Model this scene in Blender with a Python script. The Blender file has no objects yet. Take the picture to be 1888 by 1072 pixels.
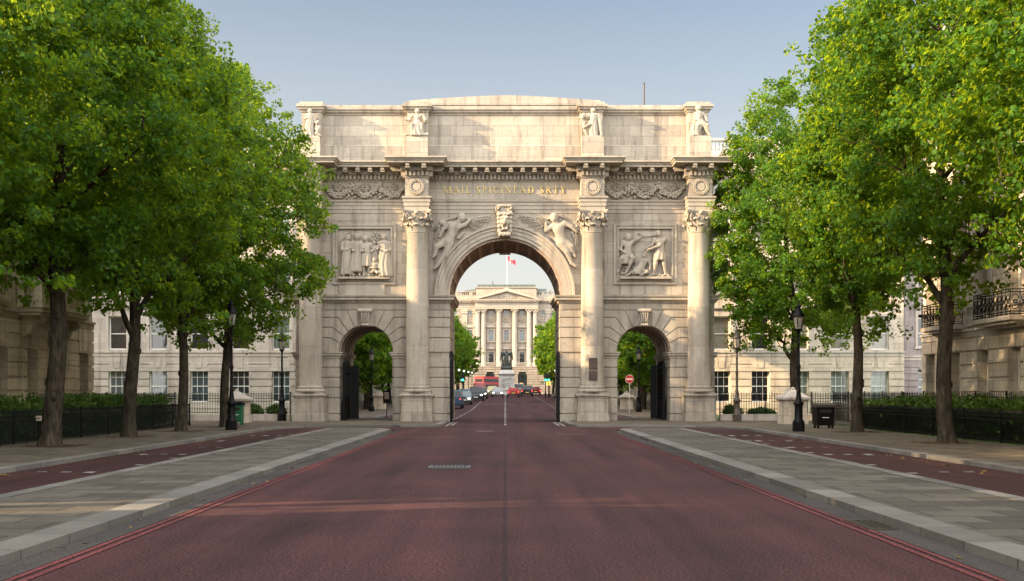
import bpy, math, random
import numpy as np
from mathutils import Vector
R = math.radians
PI = math.pi
S = bpy.context.scene
COL = S.collection

# ---------------------------------------------------------------- camera, sky, sun, exposure
cam_d = bpy.data.cameras.new('camera')
cam = bpy.data.objects.new('camera', cam_d)
COL.objects.link(cam)
cam.location = (0, 0, 1.6)
cam.rotation_euler = (R(90), 0, 0)
cam_d.sensor_width = 36.0
cam_d.lens = 36.0 * 2000 / 1888
cam_d.shift_x = 12.5 / 1888
cam_d.shift_y = 187.0 / 1888
cam_d.clip_start = 0.1
cam_d.clip_end = 6000
S.camera = cam
SKY_SAT, SKY_HAZE, SKY_FILL = 1.12, (2.75, 2.66, 2.45), (8.6, 8.4, 8.0)
SUN_AZ, SUN_EL = 74.0, 18.0          # from the left, behind the viewer
world = bpy.data.worlds.new('World')
S.world = world
world.use_nodes = True
wn = world.node_tree
bg = wn.nodes['Background']
sky = wn.nodes.new('ShaderNodeTexSky')
sky.sky_type = 'NISHITA'
sky.sun_disc = False
sky.sun_elevation = R(SUN_EL)
sky.sun_rotation = R(180 + SUN_AZ)
sky.altitude = 30
sky.air_density = 1.0
sky.dust_density = 4.0
sky.ozone_density = 1.5
# the sky is hazy: paler than clear air, with a broad fill glow added behind the viewer
def wnode(t, ins, **pr):
    n = wn.nodes.new(t)
    for k, v in pr.items(): setattr(n, k, v)
    for k, v in ins.items():
        if isinstance(v, bpy.types.NodeSocket): wn.links.new(v, n.inputs[k])
        else: n.inputs[k].default_value = v
    return n
wdir = wnode('ShaderNodeTexCoord', {}).outputs['Generated']
wz_ = wnode('ShaderNodeSeparateXYZ', {0: wdir}).outputs[2]
pale = wnode('ShaderNodeHueSaturation', {'Saturation': SKY_SAT, 'Value': 0.50, 'Color': sky.outputs[0]}).outputs[0]
low = wnode('ShaderNodeMapRange', {0: wz_, 1: 0.0, 2: 0.44, 3: 0.85, 4: 0.0}).outputs[0]
hz = wnode('ShaderNodeMix', {0: low, 6: pale, 7: (*SKY_HAZE, 1)}, data_type='RGBA').outputs[2]
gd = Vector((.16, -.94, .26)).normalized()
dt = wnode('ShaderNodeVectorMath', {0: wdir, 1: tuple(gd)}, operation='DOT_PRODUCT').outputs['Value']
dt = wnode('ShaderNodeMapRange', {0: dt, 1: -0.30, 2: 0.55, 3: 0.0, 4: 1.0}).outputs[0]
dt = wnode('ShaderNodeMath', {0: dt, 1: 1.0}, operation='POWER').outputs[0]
fill_glow = wnode('ShaderNodeMix', {0: dt, 6: (0,0,0,1), 7: (*SKY_FILL, 1)}, data_type='RGBA').outputs[2]
tot = wnode('ShaderNodeMix', {0: 1.0, 6: hz, 7: fill_glow}, data_type='RGBA', blend_type='ADD').outputs[2]
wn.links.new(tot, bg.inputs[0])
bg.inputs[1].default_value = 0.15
sun_d = bpy.data.lights.new('sun', 'SUN')
sun_d.energy = 5.0
sun_d.angle = R(0.5)
sun_d.color = (1.0, 0.71, 0.40)
sun = bpy.data.objects.new('sun', sun_d)
COL.objects.link(sun)
_d = Vector((math.sin(R(SUN_AZ)) * math.cos(R(SUN_EL)), math.cos(R(SUN_AZ)) * math.cos(R(SUN_EL)), -math.sin(R(SUN_EL))))
sun.rotation_euler = _d.to_track_quat('-Z', 'Y').to_euler()
S.view_settings.view_transform = 'Standard'
S.view_settings.look = 'None'
S.view_settings.exposure = 1.42
S.view_settings.gamma = 1.0
S.cycles.max_bounces = 6
S.cycles.diffuse_bounces = 3
S.cycles.glossy_bounces = 3
S.cycles.transmission_bounces = 4
S.cycles.transparent_max_bounces = 6
S.cycles.caustics_reflective = False
S.cycles.caustics_refractive = False

# ---------------------------------------------------------------- mesh helpers
class MB:
    def __init__(s):
        s.v = []; s.f = []; s.sm = []; s.mi = []; s.cur = 0
    def add(s, V, F, smooth=False):
        o = len(s.v)
        s.v.extend([tuple(map(float, p)) for p in V])
        for f in F:
            s.f.append(tuple(int(i) + o for i in f)); s.sm.append(smooth); s.mi.append(s.cur)
        return s
    def box(s, x0, x1, y0, y1, z0, z1):
        V = [(x0,y0,z0),(x1,y0,z0),(x1,y1,z0),(x0,y1,z0),(x0,y0,z1),(x1,y0,z1),(x1,y1,z1),(x0,y1,z1)]
        F = [(0,3,2,1),(4,5,6,7),(0,1,5,4),(1,2,6,5),(2,3,7,6),(3,0,4,7)]
        return s.add(V, F)
    def quad(s, a, b, c, d):
        return s.add([a,b,c,d], [(0,1,2,3)])
    def prism_y(s, poly, y0, y1):
        n = len(poly)
        V = [(x,y0,z) for x,z in poly] + [(x,y1,z) for x,z in poly]
        F = [tuple(range(n)), tuple(range(2*n-1, n-1, -1))] + [(i,(i+1)%n+0,(i+1)%n+n,i+n)[::-1] for i in range(n)]
        return s.add(V, F)
    def prism_z(s, poly, z0, z1):
        n = len(poly)
        V = [(x,y,z0) for x,y in poly] + [(x,y,z1) for x,y in poly]
        F = [tuple(range(n-1,-1,-1)), tuple(range(n, 2*n))] + [(i,(i+1)%n,(i+1)%n+n,i+n) for i in range(n)]
        return s.add(V, F)
    def lathe(s, prof, cx=0, cy=0, seg=24, smooth=True, cap=True):
        V = []; F = []
        m = len(prof)
        for r, z in prof:
            for k in range(seg):
                a = 2*PI*k/seg
                V.append((cx + r*math.cos(a), cy + r*math.sin(a), z))
        for j in range(m-1):
            for k in range(seg):
                k2 = (k+1) % seg
                F.append((j*seg+k, j*seg+k2, (j+1)*seg+k2, (j+1)*seg+k))
        s.add(V, F, smooth)
        if cap:
            for j, rev in ((0, True), (m-1, False)):
                if prof[j][0] > 1e-4:
                    idx = list(range(seg))
                    if rev: idx = idx[::-1]
                    s.add([V[j*seg+k] for k in range(seg)], [tuple(idx)])
        return s
    def tube(s, pts, rad, seg=6, smooth=True, cap=True):
        P = [Vector(p) for p in pts]
        n = len(P)
        if not hasattr(rad, '__len__'): rad = [rad]*n
        V = []; F = []
        up = Vector((0.13,0.31,0.94))
        for i in range(n):
            t = (P[min(i+1,n-1)] - P[max(i-1,0)])
            if t.length < 1e-9: t = Vector((0,0,1))
            t.normalize()
            a = t.cross(up)
            if a.length < 0.05: a = t.cross(Vector((1,0,0)))
            a.normalize(); b = t.cross(a)
            for k in range(seg):
                an = 2*PI*k/seg
                V.append(P[i] + (a*math.cos(an) + b*math.sin(an))*rad[i])
        for i in range(n-1):
            for k in range(seg):
                k2 = (k+1)%seg
                F.append((i*seg+k, i*seg+k2, (i+1)*seg+k2, (i+1)*seg+k))
        s.add(V, F, smooth)
        if cap:
            s.add(V[:seg], [tuple(range(seg-1,-1,-1))])
            s.add(V[-seg:], [tuple(range(seg))])
        return s
    def sweep(s, prof, path, closed=False, smooth=False):
        """prof: (out, z) pairs; path: (x, y) in plan, outward is to the right of travel"""
        n = len(path); m = len(prof)
        V = []
        for i in range(n):
            p = Vector(path[i])
            def nrm(a, b):
                d = (Vector(path[b]) - Vector(path[a])); d.normalize()
                return Vector((d.y, -d.x))
            if closed:
                n1 = nrm((i-1)%n, i); n2 = nrm(i, (i+1)%n)
            else:
                n1 = nrm(i-1, i) if i > 0 else nrm(i, i+1)
                n2 = nrm(i, i+1) if i < n-1 else n1
            mit = (n1+n2) / max(0.2, 1 + n1.dot(n2))
            for o, z in prof:
                V.append((p.x + mit.x*o, p.y + mit.y*o, z))
        F = []
        for i in range(n if closed else n-1):
            j = (i+1) % n
            for k in range(m-1):
                F.append((i*m+k, j*m+k, j*m+k+1, i*m+k+1))
        s.add(V, F, smooth)
        if not closed:
            s.add(V[:m], [tuple(range(m))]); s.add(V[-m:], [tuple(range(m-1,-1,-1))])
        return s
    def ring(s, cx, zc, prof, a0, a1, n, smooth=True):
        """prof: (radius, y) pairs turned about the y-parallel axis through (cx, zc)"""
        m = len(prof); V = []; F = []
        for i in range(n+1):
            a = a0 + (a1-a0)*i/n
            for r, y in prof: V.append((cx + r*math.cos(a), y, zc + r*math.sin(a)))
        for i in range(n):
            for k in range(m-1):
                F.append((i*m+k, i*m+k+1, (i+1)*m+k+1, (i+1)*m+k))
        return s.add(V, F, smooth)
    def ball(s, c, r, seg=10, rings=7):
        rx, ry, rz = (r if hasattr(r, '__len__') else (r, r, r))
        V = []; F = []
        for j in range(rings+1):
            th = PI*j/rings
            for k in range(seg):
                a = 2*PI*k/seg
                V.append((c[0]+rx*math.sin(th)*math.cos(a), c[1]+ry*math.sin(th)*math.sin(a), c[2]+rz*math.cos(th)))
        for j in range(rings):
            for k in range(seg):
                k2 = (k+1)%seg
                F.append((j*seg+k, (j+1)*seg+k, (j+1)*seg+k2, j*seg+k2))
        return s.add(V, F, True)
    def frustum(s, cx, cy, z0, z1, a0, b0, a1, b1):
        V = [(cx-a0,cy-b0,z0),(cx+a0,cy-b0,z0),(cx+a0,cy+b0,z0),(cx-a0,cy+b0,z0),
             (cx-a1,cy-b1,z1),(cx+a1,cy-b1,z1),(cx+a1,cy+b1,z1),(cx-a1,cy+b1,z1)]
        return s.add(V, [(0,3,2,1),(4,5,6,7),(0,1,5,4),(1,2,6,5),(2,3,7,6),(3,0,4,7)])
    def build(s, name, mats, parent=None, origin=None):
        if not isinstance(mats, (list, tuple)): mats = [mats]
        if origin is None: origin = ABS(parent) if parent is not None else (0,0,0)
        v = np.array(s.v, dtype=np.float64).reshape(-1,3) - np.array(origin, dtype=np.float64)
        me = bpy.data.meshes.new(name)
        me.from_pydata(v.tolist(), [], s.f)
        for m in mats: me.materials.append(m)
        me.polygons.foreach_set('use_smooth', s.sm)
        if len(mats) > 1: me.polygons.foreach_set('material_index', s.mi)
        me.update()
        o = bpy.data.objects.new(name, me)
        COL.objects.link(o)
        if parent is not None:
            o.parent = parent
        o.location = (0,0,0) if parent is not None else origin
        ABSLOC[o.name] = tuple(origin)
        return o

ABSLOC = {}
def ABS(o):
    return ABSLOC.get(o.name, (0,0,0))
def tag(o, label, cat, group=None):
    o['label'] = label; o['category'] = cat
    if group: o['group'] = group
    return o
def kind(o, k='structure'):
    o['kind'] = k
    return o
def thing(name, label, cat, loc=(0,0,0), rz=0.0, group=None, build_at_loc=True):
    """Empty at the thing's base. Parts built afterwards are given in world coordinates (build_at_loc) or local ones."""
    o = bpy.data.objects.new(name, None)
    COL.objects.link(o)
    o.empty_display_size = 0.3
    o.location = loc; o.rotation_euler = (0,0,rz)
    ABSLOC[o.name] = tuple(loc) if build_at_loc else (0,0,0)
    return tag(o, label, cat, group)
def kids(o): return [c for c in bpy.data.objects if c.parent == o]
def dup(root, loc, rz=0.0, label=None, scale=None):
    def rec(o, par):
        c = o.copy(); COL.objects.link(c)
        if par is not None: c.parent = par
        for k in list(o.children): rec(k, c)
        return c
    r = rec(root, None)
    r.location = loc; r.rotation_euler = (0,0,rz)
    if scale: r.scale = scale
    if label: r['label'] = label
    return r
def np_mesh(name, V, F, mats, parent=None, smooth=False, origin=(0,0,0), loops_per=None):
    """fast mesh from arrays; F is (n, k)"""
    V = np.asarray(V, dtype=np.float32); F = np.asarray(F, dtype=np.int32)
    me = bpy.data.meshes.new(name)
    me.vertices.add(len(V)); me.vertices.foreach_set('co', V.ravel())
    n, k = F.shape
    me.loops.add(n*k); me.loops.foreach_set('vertex_index', F.ravel())
    me.polygons.add(n)
    me.polygons.foreach_set('loop_start', np.arange(0, n*k, k, dtype=np.int32))
    me.polygons.foreach_set('loop_total', np.full(n, k, dtype=np.int32))
    me.polygons.foreach_set('use_smooth', np.full(n, smooth, dtype=bool))
    if not isinstance(mats, (list, tuple)): mats = [mats]
    for m in mats: me.materials.append(m)
    me.update(calc_edges=True)
    o = bpy.data.objects.new(name, me)
    COL.objects.link(o)
    if parent is not None: o.parent = parent
    o.location = origin
    return o
def inset(poly, d):
    """shrink a simple polygon by d along mitred normals"""
    A = sum(poly[i][0]*poly[(i+1)%len(poly)][1]-poly[(i+1)%len(poly)][0]*poly[i][1] for i in range(len(poly)))
    if A < 0: poly = poly[::-1]
    n = len(poly); out = []
    for i in range(n):
        p0 = Vector(poly[i-1]); p = Vector(poly[i]); p2 = Vector(poly[(i+1)%n])
        a = (p-p0); b = (p2-p)
        if a.length < 1e-6 or b.length < 1e-6: out.append(tuple(p)); continue
        a.normalize(); b.normalize()
        n1 = Vector((-a.y, a.x)); n2 = Vector((-b.y, b.x))
        m = (n1+n2)/max(0.35, 1+n1.dot(n2))
        out.append((p.x+m.x*d, p.y+m.y*d))
    return out

# ---------------------------------------------------------------- implicit surfaces for sculpture
def surface_nets(val, org, h):
    ins = val < 0
    nx, ny, nz = val.shape
    c = [(i,j,k) for i in (0,1) for j in (0,1) for k in (0,1)]
    def sh(a, o): return a[o[0]:nx-1+o[0], o[1]:ny-1+o[1], o[2]:nz-1+o[2]]
    cnt = sum(sh(ins, o).astype(np.int8) for o in c)
    act = (cnt > 0) & (cnt < 8)
    idx = np.argwhere(act)
    acc = np.zeros((len(idx), 3)); num = np.zeros(len(idx))
    for a in range(8):
        for ax in range(3):
            o1 = c[a]
            if o1[ax] == 1: continue
            o2 = list(o1); o2[ax] = 1
            v1 = val[idx[:,0]+o1[0], idx[:,1]+o1[1], idx[:,2]+o1[2]]
            v2 = val[idx[:,0]+o2[0], idx[:,1]+o2[1], idx[:,2]+o2[2]]
            x = (v1 < 0) != (v2 < 0)
            t = np.where(x, v1/np.where(x, v1-v2, 1), 0)
            p = np.tile(np.array(o1, float), (len(idx),1)); p[:,ax] += t
            acc += p*x[:,None]; num += x
    V = (idx + acc/num[:,None])*h + np.array(org)
    lut = -np.ones((nx-1, ny-1, nz-1), dtype=np.int64)
    lut[act] = np.arange(len(idx))
    Fs = []
    for ax in range(3):
        s1 = [slice(1,-1)]*3; s1[ax] = slice(0,-1)
        s2 = [slice(1,-1)]*3; s2[ax] = slice(1,None)
        a = ins[tuple(s1)]; b = ins[tuple(s2)]
        e = np.argwhere(a != b)
        if not len(e): continue
        flip = a[tuple(e.T)]
        off = np.array([1,1,1]); off[ax] = 0
        base = e + off
        u, w = [(1,2),(2,0),(0,1)][ax]
        q = []
        for du, dw in ((-1,-1),(0,-1),(0,0),(-1,0)):
            p = base.copy(); p[:,u] += du; p[:,w] += dw
            q.append(lut[tuple(p.T)])
        q = np.stack(q, 1)
        q[~flip] = q[~flip][:, ::-1]
        Fs.append(q)
    F = np.concatenate(Fs)
    F = F[(F >= 0).all(1)]
    return V, F
def sd_cap(P, a, b, ra, rb):
    a = np.array(a, float); b = np.array(b, float)
    ba = b-a; pa = P-a
    t = np.clip((pa@ba)/max(1e-9, ba@ba), 0, 1)
    return np.linalg.norm(pa - t[...,None]*ba, axis=-1) - (ra + (rb-ra)*t)
def sd_ell(P, c, r):
    q = (P-np.array(c, float))/np.array(r, float)
    k = np.linalg.norm(q, axis=-1)
    return (k-1)*min(r)
def smin(a, b, k=0.03):
    h = np.clip(0.5+0.5*(b-a)/k, 0, 1)
    return b*(1-h)+a*h - k*h*(1-h)
def sdf_mesh(fn, lo, hi, h):
    lo = np.array(lo, float)-2*h; hi = np.array(hi, float)+2*h
    g = [np.arange(lo[i], hi[i]+h, h) for i in range(3)]
    P = np.stack(np.meshgrid(*g, indexing='ij'), -1)
    v = fn(P)
    v[0]=v[-1]=1; v[:,0]=v[:,-1]=1; v[:,:,0]=v[:,:,-1]=1
    return surface_nets(v, lo, h)
J0 = dict(head=(0,-.015,.93), neck=(0,0,.86), chest=(0,0,.73), waist=(0,0,.61), pelvis=(0,0,.52),
          shL=(-.105,0,.81), elL=(-.15,0,.64), haL=(-.13,-.07,.50), shR=(.105,0,.81), elR=(.15,0,.64), haR=(.13,-.07,.50),
          hipL=(-.055,0,.50), knL=(-.065,-.02,.28), ftL=(-.065,.01,.045), toL=(-.075,-.085,.02),
          hipR=(.055,0,.50), knR=(.065,-.02,.28), ftR=(.065,.01,.045), toR=(.075,-.085,.02))
def figure_fn(j, robe=None, wings=0, extra=(), hair=0.0, fat=1.0, k=0.022):
    J = dict(J0); J.update(j)
    bones = [('neck','chest',.04,.085),('chest','waist',.088,.074),('waist','pelvis',.074,.085),
             ('shL','chest',.045,.07),('shR','chest',.045,.07),('head','neck',.045,.036),
             ('shL','elL',.042,.033),('elL','haL',.033,.022),('shR','elR',.042,.033),('elR','haR',.033,.022),
             ('pelvis','hipL',.08,.068),('pelvis','hipR',.08,.068),('hipL','knL',.07,.047),('knL','ftL',.046,.028),
             ('hipR','knR',.07,.047),('knR','ftR',.046,.028),('ftL','toL',.03,.022),('ftR','toR',.03,.022)]
    def fn(P):
        d = sd_ell(P, J['head'], (.055,.066,.078))
        hx, hy, hz = J['head']
        d = smin(d, sd_cap(P, (hx,hy-.06,hz-.0),(hx,hy-.078,hz-.025),.008,.014), .01)
        if hair: d = smin(d, sd_ell(P, (hx,hy+.02,hz+.02),(.066+hair,.066+hair,.075+hair)), .01)
        for a, b, r0, r1 in bones:
            d = smin(d, sd_cap(P, J[a], J[b], r0*fat, r1*fat), k)
        if robe:
            top, bot, r0, r1, folds, amp = robe
            q = P-np.array(bot)
            th = np.arctan2(q[...,0], -q[...,1])
            t = np.clip((P[...,2]-bot[2])/max(1e-6, top[2]-bot[2]), 0, 1)
            dr = sd_cap(P, top, bot, r0, r1) + 1.5*amp*np.sin(folds*th+2.2*np.sin(6*P[...,2]))*(1.15-t)
            dr = np.maximum(dr, bot[2]-r1*.35-P[...,2])
            d = smin(d, dr, .02)
        if wings:
            for sgn in (-1, 1):
                w = sd_ell(P, (sgn*.24, .09, .80),(.19,.035,.11))
                w = smin(w, sd_ell(P, (sgn*.33,.10,.62),(.085,.03,.24)), .05)
                w = w + .008*np.sin(60*(P[...,0]*sgn+.5*P[...,2]))
                d = smin(d, w, .03)
        for e in extra:
            if e[0] == 'cap': d = smin(d, sd_cap(P, e[1], e[2], e[3], e[4]), .015)
            else: d = smin(d, sd_ell(P, e[1], e[2]) + (e[3]*np.sin(40*P[...,0]+17*P[...,2])*np.sin(33*P[...,2]+21*P[...,1]) if len(e) > 3 else 0), .015)
        return d
    return fn
# ---------------------------------------------------------------- materials
def new_mat(name, rough=0.8, col=(.5,.5,.5), metal=0.0, spec=0.5):
    m = bpy.data.materials.new(name); m.use_nodes = True
    b = m.node_tree.nodes['Principled BSDF']
    b.inputs['Base Color'].default_value = (*col, 1)
    b.inputs['Roughness'].default_value = rough
    b.inputs['Metallic'].default_value = metal
    b.inputs['Specular IOR Level'].default_value = spec
    return m, m.node_tree, b
def nd(nt, t, ins=None, **props):
    n = nt.nodes.new(t)
    for k, v in props.items(): setattr(n, k, v)
    for k, v in (ins or {}).items():
        s = n.inputs[k]
        if isinstance(v, bpy.types.NodeSocket): nt.links.new(v, s)
        else: s.default_value = v
    return n
def ramp(nt, fac, stops):
    n = nt.nodes.new('ShaderNodeValToRGB')
    e = n.color_ramp.elements
    while len(e) < len(stops): e.new(0.5)
    for i, (p, c) in enumerate(stops):
        e[i].position = p
        e[i].color = (*c, 1) if hasattr(c, '__len__') else (c, c, c, 1)
    nt.links.new(fac, n.inputs[0])
    return n.outputs[0]
def mul(nt, a, b, f=1.0):
    n = nd(nt, 'ShaderNodeMix', data_type='RGBA', blend_type='MULTIPLY')
    n.inputs[0].default_value = f
    for s, v in ((n.inputs[6], a), (n.inputs[7], b)):
        if isinstance(v, bpy.types.NodeSocket): nt.links.new(v, s)
        else: s.default_value = (*v, 1)
    return n.outputs[2]
def mixc(nt, fac, a, b):
    n = nd(nt, 'ShaderNodeMix', data_type='RGBA')
    if isinstance(fac, bpy.types.NodeSocket): nt.links.new(fac, n.inputs[0])
    else: n.inputs[0].default_value = fac
    for s, v in ((n.inputs[6], a), (n.inputs[7], b)):
        if isinstance(v, bpy.types.NodeSocket): nt.links.new(v, s)
        else: s.default_value = (*v, 1)
    return n.outputs[2]
def noise(nt, vec, scale, detail=4, rough=.55):
    return nd(nt, 'ShaderNodeTexNoise', {'Vector': vec, 'Scale': scale, 'Detail': detail, 'Roughness': rough}).outputs['Fac']
def sc(c, k): return tuple(min(1, x*k) for x in c)

def stone(name, base, joint=None, stain=1.0, rough=.85, flat=False, bump=.25, mortar=.64):
    m, nt, b = new_mat(name, rough, base, spec=.25)
    co = nd(nt, 'ShaderNodeTexCoord').outputs['Object']
    sep = nd(nt, 'ShaderNodeSeparateXYZ', {0: co})
    if flat:
        uv = co
    else:
        ad = nd(nt, 'ShaderNodeMath', {0: sep.outputs[0], 1: sep.outputs[1]}, operation='ADD').outputs[0]
        uv = nd(nt, 'ShaderNodeCombineXYZ', {0: ad, 1: sep.outputs[2]}).outputs[0]
    hsock = None
    if joint:
        br = nd(nt, 'ShaderNodeTexBrick', {'Vector': uv, 'Color1': (*sc(base, 1.12), 1), 'Color2': (*sc(base, .87), 1), 'Mortar': (*sc(base, mortar), 1),
                 'Scale': 1.0, 'Mortar Size': joint[2] if len(joint) > 2 else .009, 'Mortar Smooth': .2, 'Bias': 0.0, 'Brick Width': joint[0], 'Row Height': joint[1]})
        c = br.outputs[0]; hsock = br.outputs[1]
    else:
        c = None
    n1 = ramp(nt, noise(nt, co, .55, 6, .6), [(.3, (.82,.80,.80)), (.7, (1.10,1.10,1.08))])
    n3 = ramp(nt, noise(nt, co, 9, 6, .7), [(.3, .84), (.7, 1.1)])
    mp = nd(nt, 'ShaderNodeMapping', {'Vector': co, 'Scale': (2.6, 2.6, .22)}).outputs[0]
    n2 = ramp(nt, noise(nt, mp, 1.0, 6, .65), [(.34, (.52,.50,.50)), (.50, (1,1,1))])
    n4 = ramp(nt, noise(nt, co, 1.7, 7, .7), [(.30, (.60,.60,.62)), (.44, (1,1,1))])
    c = mul(nt, c if c is not None else base, n1, stain)
    c = mul(nt, c, n2, .8*stain)
    c = mul(nt, c, n3, .9)
    c = mul(nt, c, n4, .45*stain)
    nt.links.new(c, b.inputs['Base Color'])
    h = noise(nt, co, 30, 6, .65)
    if hsock is not None:
        h = nd(nt, 'ShaderNodeMath', {0: h, 1: hsock}, operation='SUBTRACT').outputs[0]
    bp = nd(nt, 'ShaderNodeBump', {'Height': h, 'Strength': bump, 'Distance': .02})
    nt.links.new(bp.outputs[0], b.inputs['Normal'])
    return m

M = {}
ST = (.375,.332,.276)
M['ashlar'] = stone('arch_ashlar', ST, (1.35,.56,.014))
M['rustic'] = stone('arch_rustic_block', sc(ST,.94), (1.7, 9.0, .008))
M['carved'] = stone('arch_carved_stone', sc(ST,1.0), None, .8, bump=.35)
M['shaft'] = stone('arch_column_shaft', sc(ST,1.02), (9, 2.0, .008), .9)
M['soffit'] = stone('arch_soffit', sc((.40,.31,.25),1), (1.2,.6,.008), 1.0)
M['facade'] = stone('house_facade', (.50,.44,.385), (.95,.40,.007), .9)
M['facade_r'] = stone('house_facade_warm', (.58,.50,.40), (.95,.40,.010), .9)
M['facade_l'] = stone('house_facade_buff', (.66,.56,.43), (1.0,.42,.012), .9)
M['facade_shaded'] = stone('house_facade_shaded', (.34,.30,.29), (.95,.40,.007), .9)  # shade of the set-back wing put into a darker stone colour
M['trim'] = stone('house_trim', (.52,.46,.40), None, .9)
M['palace'] = stone('palace_stone', (.35,.30,.24), (1.8,.7,.02), .6)
M['palace_trim'] = stone('palace_trim', (.40,.35,.285), None, .5)
M['granite'] = stone('monument_granite', (.52,.50,.47), (1.6,.9,.012), .6)

def road_mat(name, base, sp=.9):
    m, nt, b = new_mat(name, .82, base, spec=.3)
    co = nd(nt, 'ShaderNodeTexCoord').outputs['Object']
    n1 = ramp(nt, noise(nt, co, 34, 3, .75), [(.39, .32), (.5, .92), (.61, 2.25)])
    n2 = ramp(nt, noise(nt, co, .35, 5, .6), [(.3, (.70,.71,.75)), (.7, (1.22,1.14,1.10))])
    mp = nd(nt, 'ShaderNodeMapping', {'Vector': co, 'Scale': (1.1, .05, 1)}).outputs[0]
    n3 = ramp(nt, noise(nt, mp, 1.0, 4, .6), [(.33, .58), (.66, 1.28)])
    c = mul(nt, base, n1, sp); c = mul(nt, c, n2); c = mul(nt, c, n3)
    nt.links.new(c, b.inputs['Base Color'])
    bp = nd(nt, 'ShaderNodeBump', {'Height': noise(nt, co, 70, 2, .6), 'Strength': .5, 'Distance': .012})
    nt.links.new(bp.outputs[0], b.inputs['Normal'])
    return m
M['road'] = road_mat('red_asphalt', (.058,.0225,.0235))
M['cycle'] = road_mat('dark_red_asphalt', (.042,.0150,.0148))
M['gutter'] = road_mat('grey_gutter', (.060,.053,.050), .45)
M['line_red'] = road_mat('worn_red_paint', (.145,.042,.042), .6)
M['line_white'] = road_mat('worn_white_paint', (.30,.28,.27), .5)
M['seam'] = road_mat('tar_seam', (.035,.017,.019), .5)
M['soil'] = road_mat('tree_pit_soil', (.05,.035,.022))
def paving(name, base, bw, bh, mort=.012, along_y=False, fac=.9):
    m, nt, b = new_mat(name, .78, base, spec=.3)
    co = nd(nt, 'ShaderNodeTexCoord').outputs['Object']
    v = co
    if along_y:
        v = nd(nt, 'ShaderNodeMapping', {'Vector': co, 'Rotation': (0,0,R(90))}).outputs[0]
    br = nd(nt, 'ShaderNodeTexBrick', {'Vector': v, 'Color1': (*sc(base,1.30),1), 'Color2': (*sc(base,.72),1), 'Mortar': (*sc(base,.42),1), 'Scale': 1.0,
             'Mortar Size': mort, 'Mortar Smooth': .3, 'Bias': 0.0, 'Brick Width': bw, 'Row Height': bh})
    n1 = ramp(nt, noise(nt, co, 1.3, 6, .65), [(.3, (.78,.78,.76)), (.7, (1.14,1.12,1.08))])
    n2 = ramp(nt, noise(nt, co, 40, 4, .7), [(.3, .8), (.7, 1.2)])
    n3 = ramp(nt, noise(nt, co, 6.5, 3, .5), [(.26, .55), (.34, 1.0)])
    c = mul(nt, br.outputs[0], n1, fac); c = mul(nt, c, n2, .8); c = mul(nt, c, n3, .5)
    nt.links.new(c, b.inputs['Base Color'])
    h = nd(nt, 'ShaderNodeMath', {0: noise(nt, co, 45, 4, .6), 1: br.outputs[1]}, operation='SUBTRACT').outputs[0]
    bp = nd(nt, 'ShaderNodeBump', {'Height': h, 'Strength': .35, 'Distance': .012})
    nt.links.new(bp.outputs[0], b.inputs['Normal'])
    return m
M['slab'] = paving('york_stone_slabs', (.104,.092,.078), .95, .60, .018)
M['slab2'] = paving('buff_paving_slabs', (.112,.092,.070), .75, .45, .016)
M['kerb'] = paving('granite_kerb', (.172,.160,.148), 1.15, 20, .014, along_y=True)
M['kerb_x'] = paving('granite_kerb_cross', (.172,.160,.148), 1.15, 20, .014)
M['ground'] = paving('town_ground', (.16,.14,.125), 1.4, .9)

def simple(name, col, rough=.6, metal=0.0, spec=.5, var=.25, scale=14, bump=0.0):
    m, nt, b = new_mat(name, rough, col, metal, spec)
    co = nd(nt, 'ShaderNodeTexCoord').outputs['Object']
    n = ramp(nt, noise(nt, co, scale, 5, .6), [(.25, 1-var), (.75, 1+var)])
    nt.links.new(mul(nt, col, n), b.inputs['Base Color'])
    if bump:
        bp = nd(nt, 'ShaderNodeBump', {'Height': noise(nt, co, scale*2, 4, .6), 'Strength': bump, 'Distance': .02})
        nt.links.new(bp.outputs[0], b.inputs['Normal'])
    return m
M['iron'] = simple('black_iron', (.0035,.0035,.004), .5, .0, .18)
M['iron_brown'] = simple('brown_painted_iron', (.05,.038,.026), .5)
M['bronze'] = simple('dark_bronze', (.055,.058,.052), .5, .5, var=.5, scale=3)
M['plaque'] = simple('bronze_plaque', (.07,.045,.038), .45, .4)
M['gilt'] = simple('gilt_letters', (.58,.42,.14), .4, .1, var=.15)
M['frame'] = simple('white_window_paint', (.72,.70,.66), .5, var=.06)
M['copper'] = simple('green_copper', (.13,.155,.14), .6, var=.25, scale=1.0)
M['lead'] = simple('dark_slate_roof', (.09,.10,.11), .6)
M['pal_frame'] = simple('palace_window_paint', (.30,.28,.25), .6, var=.06)
M['white'] = simple('white_paint', (.78,.78,.76), .5, var=.05)
M['pole'] = simple('grey_pole', (.55,.54,.50), .45, var=.1)
M['red'] = simple('sign_red', (.50,.025,.03), .4, var=.1)
M['blue'] = simple('flag_blue', (.03,.04,.20), .6, var=.1)
M['flag_red'] = simple('flag_red_cloth', (.50,.04,.05), .7, var=.1)
M['green_bin'] = simple('green_bin_paint', (.015,.12,.05), .45)
M['paper'] = simple('faded_notice', (.52,.42,.34), .7, var=.2)
M['pink'] = simple('pink_notice', (.62,.22,.20), .7, var=.15)
M['rubber'] = simple('black_rubber', (.015,.015,.016), .75)
M['steel'] = simple('wheel_alloy', (.45,.45,.46), .35, .7)
M['skin'] = simple('skin', (.50,.32,.24), .55, var=.05)
M['cloth_blue'] = simple('blue_coat', (.04,.07,.30), .85)
M['cloth_dark'] = simple('dark_clothes', (.03,.03,.035), .9)
M['cloth_grey'] = simple('grey_clothes', (.16,.15,.15), .9)
M['twig'] = simple('twig_wood', (.06,.045,.03), .9)
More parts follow.
